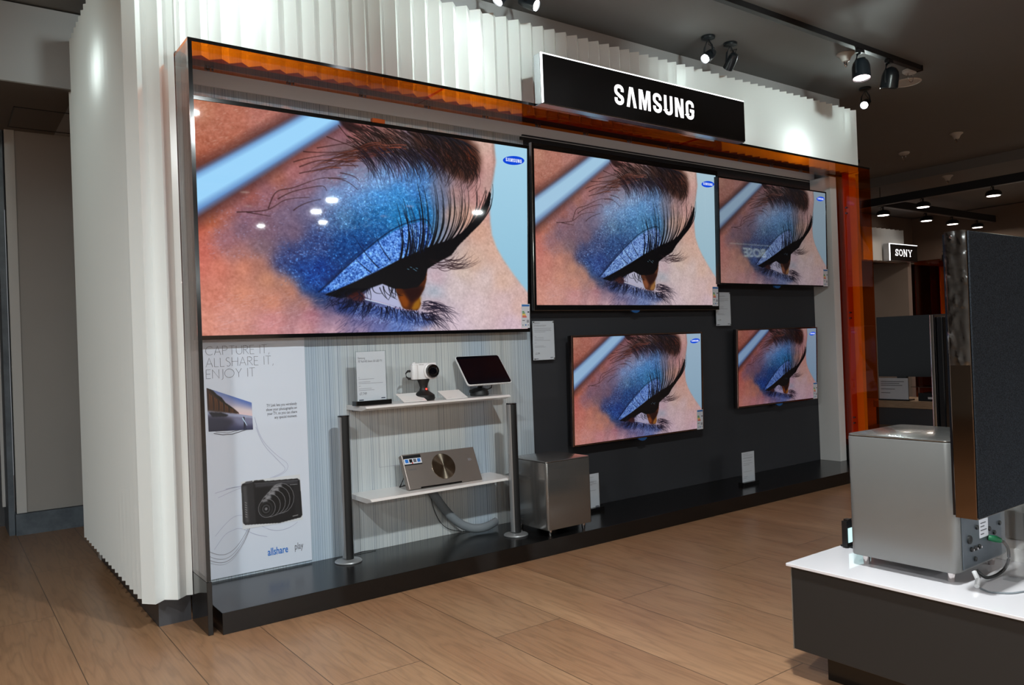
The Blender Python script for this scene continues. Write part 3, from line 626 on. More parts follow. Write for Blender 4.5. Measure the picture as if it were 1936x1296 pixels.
# x, z of the picture's lower left corner, picture width, lean per height, bezels (sides, top, bottom), rim, label
TVS = [(.277, 1.0785, 1.65, .053, (.012, .017, .017), 'bezel_black', 1, 'largest lit television, upper left of the display wall, thin black frame'),
       (1.990, 1.2016, 1.455, .031, (.016, .030, .027), 'bezel_black', 2, 'lit television in the upper middle with thick black frame and chrome left rim'),
       (3.410, 1.3370, 1.168, .024, (.009, .009, .009), 'bezel_grey', 3, 'dimmest lit television, upper right of the display wall'),
       (2.215, .4397, 1.040, .031, (.013, .011, .008), 'rose_chrome', 4, 'lit television in the lower middle of the dark felt wall, chrome frame'),
       (3.616, .5428, .877, .033, (.010, .009, .009), 'rose_chrome', 5, 'smallest lit television, lower right of the display wall')]
for x, z, w, t, (bs, bt, bb), rim, k, lab in TVS:
    h = w*9/16; yb = .13 if k == 3 else .07; root = thing('television', lab, 'television', (x, -yb, z), 'televisions showing a blue-lidded eye'); root.rotation_euler.x = math.atan(t)
    ch = rim != 'bezel_black'; L = dict(world=False)
    g = G()                                                           # bezel ring, front at y = -.004
    for a in ((-bs, 0, -bb, h+bt), (w, w+bs, -bb, h+bt), (0, w, -bb, 0), (0, w, h, h+bt)): g.box(a[0], a[1], -.004, .012, a[2], a[3])
    g.build('bezel', rim if k > 2 else 'bezel_black', root, bevel=.0012, **L)
    me = EYE_MESH if k == 1 else EYE_MESH.copy(); me.materials[0] = MAT['picture_%d' % k]
    s = bpy.data.objects.new('screen', me); COL.objects.link(s); s.parent = root; s.scale = (w, 1, h); s.location.y = -.0005; s['label'] = 'screen with close-up of an eye in blue shadow'
    g = G().box(-bs+.002, w+bs-.002, .012, .028, -bb+.002, h+bt-.002); g.add([(-bs+.01, .028, 0), (w+bs-.01, .028, 0), (w*.8, .04, h*.15), (w*.2, .04, h*.15), (-bs+.01, .028, h*.8), (w+bs-.01, .028, h*.8), (w*.8, .04, h*.65), (w*.2, .04, h*.65)], [(0, 1, 2, 3), (5, 4, 7, 6), (0, 3, 7, 4), (1, 5, 6, 2), (3, 2, 6, 7)])
    g.build('rear_housing', 'housing_black', root, **L)
    G().box(w*.4, w*.6, .036, yb-.001-(.012 if k != 3 else .004), h*.2, h*.6).build('wall_bracket', 'housing_black', root, **L)
    if k == 1:
        G().box(w*.468, w*.506, -.010, .012, h+bt-.002, h+bt+.017).build('webcam', 'orange_plastic', root, bevel=.002, label='small orange camera block on the top edge', **L)
    if k == 2:
        G().box(-bs-.003, -bs, -.006, .016, -bb, h+bt).build('side_trim', 'chrome', root, bevel=.001, **L)
        G().box(-bs, w+bs, -.006, .016, -bb-.003, -bb).build('bottom_trim', 'chrome', root, bevel=.001, **L)
    if k > 2:
        G().box(-.003, w+.003, -.0045, -.0012, -.0035, 0).box(-.003, w+.003, -.0045, -.0012, h, h+.0035).box(-.003, 0, -.0045, -.0012, 0, h).box(w, w+.003, -.0045, -.0012, 0, h).build('inner_trim', 'bezel_black', root, **L)
    if k > 1:
        G().prism([(w/2+.034*math.cos(a), -bb-.001+.017*math.sin(a)) for a in [PI+PI*i/12 for i in range(13)]], -.004, .008, ax='Y').build('bottom_badge', 'blue_glow', root, label='small blue glass badge under the frame', **L)
    # oval brand mark on the picture, tilted as on the photograph
    lw = .083*w; lh = lw*.33; cx, cz = w-.052*w, h-(.075 if k != 3 else .068)*h
    rot = lambda a, b: (cx+a*math.cos(.10)-b*math.sin(.10), -.0018, cz+a*math.sin(.10)+b*math.cos(.10))
    lg = G().add([rot(lw/2*math.cos(a), lh/2*math.sin(a)) for a in [2*PI*i/32 for i in range(32)]], [tuple(range(32))]).build('brand_mark', 'logo_blue', root, label='blue oval brand mark in the picture corner', **L)
    g = G(); ks = lw*.74/k0 if (k0 := bold_word(G(), 'SAMSUNG', lambda a, b: (a, 0, b))) else 1
    bold_word(g, 'SAMSUNG', lambda a, b: (cx-lw*.37+a*ks, -.0024, cz-lh*.19+b*lh*.40)); g.build('lettering', 'logo_white', lg, **L)
    # energy label hanging over the lower right corner
    ex, ez, ew, eh = w-.052, -.006, .055, .122
    if k == 1: ex, ez, ew, eh = w-.046, .004, .054, .124
    if k == 5: ex, ew, eh = w-.050, .048, .115
    el = G().box(ex, ex+ew, -.0075, -.0065, ez, ez+eh).build('energy_label', 'paper', root, label='white EU energy label with coloured bars', **L)
    def bit(n, m, a0, a1, b0, b1): G().add([(ex+ew*a0, -.0079, ez+eh*b0), (ex+ew*a1, -.0079, ez+eh*b0), (ex+ew*a1, -.0079, ez+eh*b1), (ex+ew*a0, -.0079, ez+eh*b1)], [(0, 1, 2, 3)]).build(n, m, el, **L)
    bit('header', 'eu_blue', .05, .95, .90, .97)
    for i, c in enumerate(('g_green', 'g_green', 'g_yellow', 'g_orange', 'g_red')): bit('rating_bar', c, .10, .34+.07*i, .66-.055*i, .70-.055*i)
    bit('rating_arrow', 'ink_dark', .72, .93, .64, .69); bit('rating_box', 'ink_pale', .62, .9, .22, .34); bit('figure', 'ink_grey', .1, .4, .30, .33); bit('figure', 'eu_blue', .42, .58, .10, .15); bit('figure', 'ink_grey', .12, .22, .10, .14); bit('figure', 'ink_grey', .76, .86, .10, .14)

# ================================================================ poster with the camera picture
def paint_camera(Wd=190, H=150):
    c = Canvas(Wd, H, srgb_bg, homography([(0, 0), (300, 0), (300, 225), (0, 225)], [(0, 0), (1, 0), (1, 1), (0, 1)])); k = (.10, .10, .11)
    c.poly([(2, 20), (8, 10), (60, 8), (66, 3), (110, 5), (120, 12), (285, 20), (297, 30), (299, 200), (290, 212), (180, 222), (15, 205), (4, 195)], k, .8)
    c.poly([(2, 22), (60, 14), (66, 205), (15, 203), (5, 190)], (.17, .17, .18), 1.2); c.poly([(8, 24), (26, 22), (32, 196), (16, 194)], (.33, .33, .34), 2.5, .7)
    c.poly([(70, 20), (285, 26), (288, 44), (70, 36)], (.22, .22, .24), 1.5); c.stroke([(66, 18), (180, 22), (292, 30)], .6, .6, (.5, .5, .52), .8)
    c.poly([(262, 40), (292, 42), (292, 200), (262, 208)], (.15, .15, .16), 3, .8); c.poly([(20, 4), (56, 2), (58, 12), (20, 14)], (.3, .3, .32), 1); 
    for cx, cy, rx, ry in ((195, 105, 66, 72), (180, 112, 60, 66), (160, 122, 56, 60), (140, 132, 50, 54), (122, 142, 42, 44)):
        e = [(cx+rx*math.cos(a), cy+ry*math.sin(a)) for a in [2*PI*i/28 for i in range(28)]]; c.poly(e, (.07, .07, .08), .8); c.stroke(e+[e[0]], .7, .7, (.66, .66, .68), .8)
        c.poly([(cx-rx*.55, cy-ry*.9), (cx+rx*.1, cy-ry*.98), (cx+rx*.1, cy-ry*.6), (cx-rx*.4, cy-ry*.55)], (.72, .72, .74), 2.5, .7)
    for r, v in ((34, .16), (27, .06), (20, .26), (14, .08), (7, .45)): c.poly([(118+r*math.cos(a), 145+r*1.05*math.sin(a)) for a in [2*PI*i/24 for i in range(24)]], (v, v, v*1.05), .8)
    c.stroke([(245, 46), (282, 48)], .8, .8, (.7, .7, .72), .8); c.stroke([(250, 200), (275, 198)], 1.2, 1.2, (.7, .7, .7), .8)
    for yy in range(100, 170, 11): c.stroke([(17, yy), (24, yy+4)], .7, .7, (.75, .75, .75), .8)
    return c.a
def paint_view(Wd=160, H=100):
    c = Canvas(Wd, H, (.5, .6, .8)); t = (c.yy/H)[..., None]; c.a = np.where(t < .5, np.array([.42, .50, .72])*(1-t*2)+np.array([.92, .80, .80])*t*2, np.array([.55, .52, .62])*(2-2*t)+np.array([.20, .22, .34])*(2*t-1))
    c.poly([(.45, 0), (1, 0), (1, .12), (.7, .10)], (.30, .42, .72), 6, .7); c.poly([(.5, .30), (1, .28), (1, .40), (.6, .40)], (.95, .88, .84), 5, .6)
    c.poly([(0, 0), (.14, .02), (.22, .09), (.32, .13), (.40, .24), (.50, .30), (.60, .37), (.68, .44), (.70, .49), (.0, .55)], (.24, .15, .10), .8)
    for x in range(16): c.stroke([(.02+.038*x, .12+.018*x), (.03+.038*x, .30+.008*x), (.02+.038*x, .48)], 1.2, .6, (.58, .34, .15) if x % 3 else (.14, .09, .07), .7)
    c.poly([(0, 0), (.14, .02), (.22, .09), (.32, .13), (.40, .24), (.50, .30), (.60, .37), (.5, .36), (.3, .22), (.1, .08)], (.10, .09, .06), 1, .9)
    c.poly([(0, .52), (1, .50), (1, .58), (0, .62)], (.66, .70, .82), 2, .8); c.poly([(.02, .55), (.3, .52), (.46, .56), (.40, .62), (.1, .66)], (.09, .08, .09), 1.2, .9)
    c.poly([(0, .64), (.35, .62), (.6, .70), (.4, 1), (0, 1)], (.20, .20, .26), 5, .9); c.poly([(.5, .62), (1, .60), (1, .8), (.7, .84)], (.50, .52, .64), 5, .7)
    c.stroke([(.80, .58), (.81, .74), (.795, .95)], 2.0, 1.2, (.05, .05, .07)); c.stroke([(.81, .74), (.835, .96)], 1.4, .8, (.05, .05, .07)); c.stroke([(.775, .62), (.86, .84)], 2.2, .9, (.78, .88, .96)); return c.a
srgb_bg = (.835, .85, .87)
screen_mat('print_camera', 0, 1.0, rough=.4, glow=False); screen_mat('print_view', 0, 1., rough=.4, glow=False)
po = thing('poster', 'tall pale poster with camera and coastal television picture, left end of the striped wall', 'poster', (.298, -.004, .090))
Mx = lambda x, z: (x, -.0075, z)
G().box(.298, .742, -.007, -.001, .090, 1.066).build('poster_sheet', 'poster_white', po)
def picture(name, arr, m, corners, lab):
    me = colour_mesh(name, arr, m); o = bpy.data.objects.new(name, me); COL.objects.link(o); o.parent = po; o['label'] = lab
    n = len(me.vertices); co = np.empty(n*3); me.vertices.foreach_get('co', co); co = co.reshape(-1, 3); u, v = co[:, :1], 1-co[:, 2:]
    tl, tr, br, bl = [np.array(c) for c in corners]; q = (1-u)*(1-v)*tl+u*(1-v)*tr+u*v*br+(1-u)*v*bl
    me.vertices.foreach_set('co', np.c_[q[:, 0]-.298, np.full(n, -.0044), q[:, 1]-.090].ravel()); me.update(); return o
picture('camera_picture', paint_camera(), 'print_camera', [(.447, .470), (.700, .470), (.706, .272), (.447, .272)], 'printed picture of a black compact camera')
picture('television_picture', paint_view(), 'print_view', [(.323, .868), (.503, .795), (.505, .682), (.325, .690)], 'printed picture of a television showing a rocky coast and surfer')
g = G()
for p in ([(.505, .79), (.520, .62), (.60, .56), (.675, .52), (.66, .47), (.50, .455), (.32, .445)], [(.505, .74), (.53, .60), (.62, .53), (.67, .49), (.6, .47), (.42, .45), (.31, .40)], [(.32, .43), (.40, .46), (.55, .445)], [(.315, .24), (.37, .30), (.42, .355), (.47, .33), (.52, .27), (.58, .23), (.66, .24), (.70, .28)], [(.31, .18), (.38, .285), (.43, .30), (.50, .23), (.57, .22)]):
    q = np.array(p); u = np.linspace(0, len(q)-1, 60); q = [(np.interp(a, range(len(q)), np.convolve(np.pad(q[:, 0], 1, 'edge'), [.2, .6, .2], 'valid')), np.interp(a, range(len(q)), np.convolve(np.pad(q[:, 1], 1, 'edge'), [.2, .6, .2], 'valid'))) for a in u]
    q = [tuple(np.mean(q[max(0, i-4):i+5], 0)) for i in range(len(q))]; put_ribbon(g, q, .0016, lambda a, b: (a, -.0082, b))
g.build('swirl_lines', 'poster_swirl', po)
g = G(); put_ribbon(g, [(.345, .681), (.38, .672), (.42, .671), (.46, .680), (.485, .686)], .0030, lambda a, b: (a, -.0082, b)); put_ribbon(g, [(.352, .686), (.40, .678), (.47, .688)], .0018, lambda a, b: (a, -.0082, b))
g.build('printed_stand', 'ink_grey', po)
g = G()
for dz, w_ in ((0, .002), (-.02, .0015), (-.035, .0022), (-.045, .001)):
    q = [(.312+.005*i, .205+dz*(1-i/34)**.3+.09*(i/34)**2.2-.035*math.sin(i/34*PI)) for i in range(35)]; put_ribbon(g, q, w_, lambda a, b: (a, -.0083, b))
g.build('cable_lines', 'poster_swirl_grey', po)
g = G()
for i, (wd, z, wt) in enumerate((('CAPTURE IT,', 1.000, .262), ('ALLSHARE IT,', .952, .278), ('ENJOY IT', .905, .198))):
    q = G(); thin_word(q, wd, lambda a, b: (a, 0, b)); k_ = wt/max(v[0] for v in q.v); thin_word(g, wd, lambda a, b: (.3235+a*k_, -.0082, z+b*.036))
g.build('headline', 'ink_grey', po, label='three lines of thin grey capitals')
text('TV Link lets you wirelessly\nshow your photographs on\nyour TV, so you can share\nany special moment.', .0175, UP(.698-.298, -.0044, .772-.090), 'body_text', 'ink_grey', po, 'RIGHT', sx=.70)
text('allshare', .044, UP(.548-.298, -.0044, .144-.090), 'logo_text', 'poster_blue', po, sx=.66, off=.0006, label='blue logo lettering'); text('play', .042, UP(.665-.298, -.0044, .148-.090), 'logo_text', 'ink_grey', po, sx=.58, label='grey logo lettering')

# ================================================================ shelves and what stands on them
def shelf(z, yf, lab):
    t = thing('wall_shelf', lab, 'shelf', (.93, 0, z-.022), 'white floating shelves')
    G().prism([(0, z), (yf+.012, z), (yf, z-.006), (yf, z-.010), (yf+.05, z-.022), (0, z-.022)], .932, 1.705, ax='X').build('shelf_board', 'white_gloss', t, bevel=.001)
    G().box(.96, 1.68, -.012, -.001, z-.034, z-.0225).build('wall_batten', 'aluminium', t)
    return t
shelf(.753, -.205, 'white floating shelf holding the price card, camera and tablet'); shelf(.352, -.222, 'white floating shelf holding the silver disc player')
def card_lines(parent, x0, x1, y, zs, m='ink_pale', name='printed_text', t=.0022):
    g = G(); r = np.random.RandomState(int(x0*100))
    for z, f in zs: g.add([(x0, y, z), (x0+(x1-x0)*f, y, z), (x0+(x1-x0)*f, y, z+t), (x0, y, z+t)], [(0, 1, 2, 3)])
    return g.build(name, m, parent)
def upright_card(loc, w, h, lab, base=True, fine=True, group=None):
    x, y, z = loc; t = thing('price_card_stand', lab, 'price card', loc, group)
    if base: G().rbox(x-.012, x+w+.012, y-.022, y+.022, z, z+.020, .003, 3).build('base', 'black_lacquer', t)
    z0 = z+(.008 if base else 0)
    G().box(x, x+w, y-.004, y-.0015, z0, z+h).box(x, x+w, y+.0015, y+.004, z0, z+h).build('acrylic_sheet', 'clear_acrylic', t)
    G().box(x+.004, x+w-.004, y-.001, y+.001, z0+.002, z+h-.003).build('printed_card', 'paper', t)
    return t, y-.0013
t, yy = upright_card((.928, -.118, .7535), .150, .240, 'upright acrylic price card on a black block, left end of the upper shelf')
text('Samsung', .0125, UP(.012, -.0014, .205), 'printed_text', 'ink_grey', t, sx=.8); text('75" Full HD Smart 3D LED TV', .0135, UP(.012, -.0014, .190), 'printed_text', 'ink_grey', t, sx=.70)
text('£7,749', .0165, UP(.014, -.0014, .046), 'price_text', 'ink_grey', t, sx=.8)
card_lines(t, .940, 1.065, yy, [(.875, .04), (.868, .6), (.856, .45), (.849, .95), (.838, .08), (.826, .5), (.819, .6)], t=.0018)
card_lines(t, .940, .962, yy, [(.775, 1)], 'ink_dark', t=.004); card_lines(t, 1.048, 1.068, yy, [(.779, 1)], 'ink_dark', t=.004)
# digital camera on its security stand
cs = thing('camera_stand', 'flared black security stand under the white camera', 'camera stand', (1.275, -.105, .7535))
G().lathe([(.050, 0), (.054, .008), (.052, .024), (.036, .036), (.022, .046), (.018, .060), (.023, .078), (.031, .096), (.031, .0985)], (1.275, -.105, .7535), 28, sy=.8).build('pedestal', 'rubber_black', cs, smooth=True)
G().lathe([(.0042, -.002), (.0042, .002)], (1.280, -.1205, .806), 10, M=Matrix.Rotation(PI/2, 3, 'X')).build('indicator_light', 'red_led', cs)
dc = thing('compact_camera', 'white compact camera with dark lens on a black stand, upper shelf', 'camera', (1.205, -.120, .8525))
G().rbox(1.205, 1.335, -.130, -.104, .8525, .928, .006, 5, .004).build('body', 'white_plastic', dc, smooth=True)
G().rbox(1.201, 1.234, -.139, -.102, .8525, .922, .012, 6, .005).build('grip', 'white_plastic', dc, smooth=True)
RX = Matrix.Rotation(PI/2, 3, 'X')
G().lathe([(.038, 0), (.038, .010), (.034, .013)], (1.300, -.130, .889), 32, M=RX).build('lens_mount', 'white_plastic', dc, smooth=True)
le = G().lathe([(.031, .010), (.031, .028), (.027, .031), (.026, .024), (.018, .021), (.010, .022)], (1.300, -.130, .889), 32, M=RX).build('lens', 'lens_black', dc, smooth=True)
G().lathe([(.0322, .012), (.0322, .014), (.0318, .0145)], (1.300, -.130, .889), 32, M=RX).build('lens_ring', 'chrome', le, smooth=True)
G().lathe([(.007, .928), (.007, .932), (.006, .933)], (1.219, -.12, 0), 14).build('shutter_button', 'white_plastic', dc)
text('SAMSUNG', .0062, UP(.035, -.0106, .066), 'brand_text', 'ink_grey', dc, sx=.9)
tt = [(1.203, -.115, .893), (1.188, -.118, .893), (1.176, -.120, .884), (1.178, -.120, .868), (1.192, -.118, .858), (1.203, -.115, .859)]
G().tube(tt, [.0055, .0055, .003, .003, .0055, .0055], 8).build('security_lead', 'rubber_black', dc, smooth=True)
G().tube([(1.19, -.118, .857), (1.21, -.118, .851), (1.25, -.118, .8505)], .002, 6).build('security_lead', 'rubber_black', dc)
# tablet on a round stand
TM = Matrix.Translation((1.612, -.168, .812)) @ Matrix.Rotation(math.radians(-3), 4, 'Z') @ Matrix.Rotation(math.radians(-42), 4, 'X')
ts = thing('tablet_stand', 'round black stand under the tablet, right end of the upper shelf', 'tablet stand', (1.600, -.085, .7535))
G().lathe([(.044, 0), (.047, .004), (.046, .018), (.036, .032), (.022, .038)], (1.600, -.085, .7535), 28).build('base', 'rubber_black', ts, smooth=True)
G().tube([(1.600, -.085, .788), (1.602, -.098, .808), (1.604, -.102, .822)], .012, 12).build('neck', 'rubber_black', ts, smooth=True)
G().tube([(1.650, -.10, .812), (1.668, -.098, .802), (1.670, -.090, .788), (1.655, -.08, .780), (1.638, -.075, .785)], .0028, 8).build('security_lead', 'rubber_black', ts, smooth=True)
G().rbox(1.540, 1.551, -.095, -.085, .77, .785, .003, 3).build('clip', 'rubber_black', ts)
tb = thing('tablet', 'tablet computer with dark screen tilted back on the upper shelf', 'tablet', (1.612, -.168, .812))
def troot(g): return g.xf(TM)
def rr(w, h, r, n=5): return [(sx_*(w/2-r)+r*math.cos(a), sz*(h/2-r)+r*math.sin(a)) for sx_, sz, a0 in ((1, 1, 0), (-1, 1, PI/2), (-1, -1, PI), (1, -1, 1.5*PI)) for a in [a0+PI/2*i/n for i in range(n+1)]]
sh = Matrix.Translation((0, 0, .092))
troot(G().prism(rr(.252, .186, .014), -.0005, .009, ax='Y').xf(sh)).build('case', 'white_plastic', tb, bevel=.0015)
sc = troot(G().prism(rr(.246, .180, .012), -.0015, .000, ax='Y').xf(sh)).build('screen', 'tablet_screen', tb)
g = G(); 
for i in range(22): g.box(-.095+.0088*i, -.095+.0088*i+.0035*(1+i % 2), -.0018, -.0016, -.004, -.003)
troot(g).build('status_bar', 'ink_grey', sc)
# folded information cards
def folded(x, y, lab):
    t = thing('folded_card', lab, 'information card', (x, y, .7535)); w = .118
    G().add([(x, y-.045, .7545), (x+w, y-.045, .7545), (x+w, y+.035, .789), (x, y+.035, .789), (x, y-.045, .7565), (x+w, y-.045, .7565), (x+w, y+.035, .791), (x, y+.035, .791)], [(0, 1, 2, 3), (7, 6, 5, 4), (0, 4, 5, 1), (3, 2, 6, 7), (0, 3, 7, 4), (1, 5, 6, 2)]).build('card_face', 'white_gloss', t)
    G().tube([(x+.006, y+.034, .789), (x+.002, y+.030, .776), (x+.010, y+.010, .755), (x+.004, y-.01, .7565)], .0012, 6).build('wire_leg', 'clear_acrylic', t)
    G().box(x+.016, x+.034, y-.034, y-.033, .7615, .7619).box(x+w-.03, x+w-.014, y-.034, y-.033, .7615, .7619).build('printed_text', 'ink_grey', t)
folded(1.135, -.125, 'small white folded card lying left of the white camera'); folded(1.352, -.135, 'small white folded card between the camera and the tablet')
# disc player leaning on the lower shelf
PM = Matrix.Translation((1.152, -.160, .3535)) @ Matrix.Rotation(math.radians(-26), 4, 'X') @ Matrix.Rotation(math.radians(.5), 4, 'Y')
bd = thing('disc_player', 'silver upright disc player with round polished disc on the lower shelf', 'disc player', (1.152, -.160, .3535))
G().rbox(.0, .398, 0, .030, .004, .172, .004, 3, .0015).xf(PM).build('body', 'player_metal', bd)
dm = PM @ Matrix.Translation((.205, -.0012, .094)) @ Matrix.Rotation(PI/2, 4, 'X')
o = G().lathe([(.0625, -.0008), (.0625, .0008), (.0615, .0015)], n=64).build('disc_cover', 'turned_disc', bd, world=False, label='round turned-metal disc'); o.matrix_local = Matrix.Translation(-bd.location) @ dm
G().box(.06, .28, -.003, .0, .004, .010).xf(PM).build('disc_slot', 'bezel_black', bd)
st = G().box(.006, .098, -.0012, -.0004, .118, .166).xf(PM).build('feature_sticker', 'paper', bd, label='sticker with four feature icons')
G().box(.006, .098, -.0016, -.0013, .150, .166).box(.006, .098, -.0016, -.0013, .118, .124).xf(PM).build('sticker_band', 'housing_black', st)
for i, c in enumerate(('logo_blue', 'housing_black', 'ink_grey', 'eu_blue')): G().box(.013+.021*i, .029+.021*i, -.0016, -.0013, .130, .147).xf(PM).build('icon', c if c != 'logo_blue' else 'poster_blue', st)
G().box(.045, .052, -.0016, -.0013, .125, .130).xf(PM).build('icon', 'g_red', st)
tx = text('SAMSUNG', .009, PM @ UP(.020, -.0009, .094), 'brand_text', 'ink_grey', bd); tx.matrix_parent_inverse = Matrix.Translation(-bd.location)
tx = text('3D', .017, PM @ UP(.345, -.0009, .105), 'brand_text', 'ink_pale', bd); tx.matrix_parent_inverse = Matrix.Translation(-bd.location)
G().tube([(1.166, -.095, .415), (1.150, -.070, .3590), (1.166, -.083, .366), (1.166, -.115, .372)], .004, 8).build('prop_leg', 'housing_black', bd)

# ================================================================ speakers, cables
def tall_speaker(x, y, lab):
    t = thing('column_speaker', lab, 'speaker', (x, y, .0785), 'slim column speakers'); z0 = .0785
    G().lathe([(.058, 0), (.059, .003), (.056, .007), (.030, .012), (.014, .015)], (x, y, z0), 40).build('base_disc', 'brushed_silver', t, smooth=True)
    def secs(a0, a1, r, n=16): return [(x+r*math.cos(math.radians(a0+(a1-a0)*i/n)), y+r*math.sin(math.radians(a0+(a1-a0)*i/n))) for i in range(n+1)]
    G().prism(secs(-49, 228, .0245, 24), z0+.018, z0+.632).build('silver_body', 'brushed_silver', t, smooth=True)
    G().prism(secs(-134, -47, .0252, 12)+[(x, y-.006)], z0+.012, z0+.632).build('grille', 'speaker_grille', t, smooth=True)
    G().lathe([(.0252, .632), (.0252, .636), (.022, .638)], (x, y, z0), 28).build('top_cap', 'bezel_black', t)
    return t
tall_speaker(.867, -.108, 'slim silver and black column speaker left of the shelves'); tall_speaker(1.675, -.245, 'slim silver and black column speaker right of the shelves, by the grey subwoofer')
hp = [(1.325, -.030, .325), (1.352, -.032, .290), (1.40, -.040, .215), (1.455, -.055, .150), (1.51, -.075, .112), (1.56, -.095, .102), (1.62, -.10, .108), (1.70, -.06, .118)]
def smooth_path(p, n=40):
    q = np.array(p); u = np.linspace(0, len(q)-1, n); q = np.stack([np.interp(u, range(len(q)), q[:, i]) for i in range(3)], 1); return [tuple(np.mean(q[max(0, i-3):i+4], 0)) for i in range(n)]
tag(G().tube(smooth_path(hp), .021, 14, flat=.8).build('cable_sleeve', 'braided_sleeve', smooth=True), 'thick grey braided cable sleeve curving down from the lower shelf', 'cable')
tag(G().tube(smooth_path([(1.335, -.010, .33), (1.345, -.010, .28), (1.365, -.010, .20), (1.40, -.010, .135), (1.45, -.010, .10), (1.53, -.012, .0805), (1.56, -.03, .0805)]), .0016, 6).build('thin_cable', 'rubber_black', smooth=True), 'thin dark cable hanging against the striped wall', 'cable')
tag(G().tube(smooth_path([(.90, -.05, .0805), (.93, -.02, .0805), (.98, -.012, .083), (1.05, -.02, .0805)]), .0018, 6).build('thin_cable', 'rubber_black', smooth=True), 'short dark cable lying behind the left column speaker', 'cable')
def subwoofer(x0, x1, y0, y1, z0, z1, r, lab, m, zf):
    t = thing('subwoofer', lab, 'subwoofer', ((x0+x1)/2, (y0+y1)/2, zf)); H = z1-.006
    G().rbox(x0, x1, y0, y1, z0, H, r, 8, .003).build('cabinet', m, t, smooth=True)
    G().rbox(x0+.0005, x1-.0005, y0+.0005, y1-.0005, H+.0005, z1, r, 8, .003).build('top_plate', 'grey_metallic', t, smooth=True, label='polished grey top plate')
    for fx in (x0+.035, x1-.035):
        for fy in (y0+.03, y1-.03): G().lathe([(.007, 0), (.0085, .004), (.011, z0-zf)], (fx, fy, zf), 14).build('foot', 'chrome', t, smooth=True)
    return t
subwoofer(1.742, 2.022, -.412, -.125, .112, .438, .016, 'grey metallic subwoofer on the black plinth beside the column speaker', 'grey_metallic', .0785)
# cards on the plinth and wall
t, yy = upright_card((2.185, -.115, .0785), .160, .205, 'upright price card on the plinth, half hidden by the grey subwoofer'); card_lines(t, 2.20, 2.33, yy, [(.262, .8), (.238, .95), (.234, .8), (.225, .95), (.22, .7), (.19, .9), (.18, .4), (.12, .3)], t=.0018); card_lines(t, 2.31, 2.335, yy, [(.100, 1)], 'ink_dark', t=.004)
t, yy = upright_card((3.415, -.235, .0785), .128, .205, 'upright price card standing alone on the plinth below the smallest television'); card_lines(t, 3.43, 3.53, yy, [(.268, .5), (.258, .9), (.246, .95), (.241, .9), (.226, .8), (.21, .9), (.20, .6), (.16, .8), (.13, .4), (.12, .3)], t=.0018)
def wall_card(x0, x1, z0, z1, lab, s1, s2, pr):
    t = thing('wall_price_card', lab, 'price card', (x0, -.030, z0)); G().box(x0+.02, x1-.02, -.028, -.001, z0+.02, z1-.02).build('mount', 'housing_black', t)
    G().box(x0, x1, -.036, -.034, z0, z1).build('acrylic_sheet', 'clear_acrylic', t); G().box(x0+.003, x1-.003, -.0335, -.0285, z0+.003, z1-.003).build('printed_card', 'paper', t)
    for sx_ in (x0+.009, x1-.009):
        for sz in (z0+.009, z1-.009): G().lathe([(.0035, 0), (.0035, .004)], (sx_, -.034, sz), 10, M=RX).build('screw', 'screw_steel', t)
    h = z1-z0; card_lines(t, x0+.012, x1-.014, -.0338, [(z0+h*f, g_) for f, g_ in ((.80, .95), (.765, .9), (.74, .95), (.71, .6), (.60, .1), (.57, .5), (.53, .5), (.50, .85), (.44, .1), (.36, .5), (.33, .6))], t=.0016)
    text(s1, .0105, UP(.012, -.0038, h*.92), 'printed_text', 'ink_grey', t, sx=.8); text(s2, .0105, UP(.012, -.0038, h*.855), 'printed_text', 'ink_grey', t, sx=.62); text(pr, .014, UP(.014, -.0038, h*.155), 'price_text', 'ink_grey', t, sx=.8)
    card_lines(t, x0+.014, x0+.034, -.0338, [(z0+.008, 1)], 'ink_dark', t=.003); card_lines(t, x1-.034, x1-.016, -.0338, [(z0+.012, 1)], 'ink_dark', t=.003)
wall_card(1.985, 2.135, .908, 1.121, 'acrylic price card screwed to the felt wall between the largest and lower middle televisions', 'SAMSUNG', '60" Full HD Smart 3D LED TV', '£2,399')
wall_card(3.478, 3.625, 1.068, 1.290, 'acrylic price card partly behind the lower right corner of the upper middle television', 'Samsung', '55" Full HD Smart 3D LED TV', '£1,799')
tag(gbox(1.972, 1.994, -.012, -.001, 2.085, 2.10).build('cable_clip', 'housing_black'), 'small black clip at the top where striped and felt walls meet', 'clip')
# ================================================================ foreground display table
tb = thing('display_table', 'low dark grey display table with white glass top in the right foreground', 'table', (1.407, -1.935, 0))
G().box(1.417, 3.30, -3.60, -1.945, .088, .3262).build('cabinet', 'table_charcoal', tb, bevel=.002)
G().box(1.4145, 1.4168, -1.9475, -1.945, .088, .326).build('edge_strip', 'table_edge', tb)
G().box(1.407, 3.31, -3.61, -1.935, .3266, .335).build('glass_top', 'back_glass', tb, bevel=.0012)
G().box(1.482, 3.20, -3.50, -2.01, 0, .0878).build('recessed_foot', 'black_plinth', tb)
sw = subwoofer(1.524, 1.826, -2.357, -2.066, .366, .708, .022, 'large grey subwoofer on the white glass table, right foreground', 'grey_satin', .3355)
g = G().box(1.556, 1.806, -2.3600, -2.3572, .372, .560)
pp = g.build('connector_plate', 'connector_plate', sw, bevel=.001)
def port(x, z, r, m='rubber_black', n='socket'): return G().lathe([(r, 0), (r, .004), (r*.7, .005)], (x, -2.3600, z), 14, M=RX).build(n, m, pp)
for x, z, r in ((1.60, .515, .011), (1.592, .445, .011), (1.60, .418, .006), (1.622, .418, .006), (1.645, .418, .006), (1.69, .500, .006), (1.735, .505, .007), (1.705, .455, .006), (1.735, .44, .006), (1.62, .39, .006), (1.635, .47, .006), (1.77, .46, .006)): port(x, z, r)
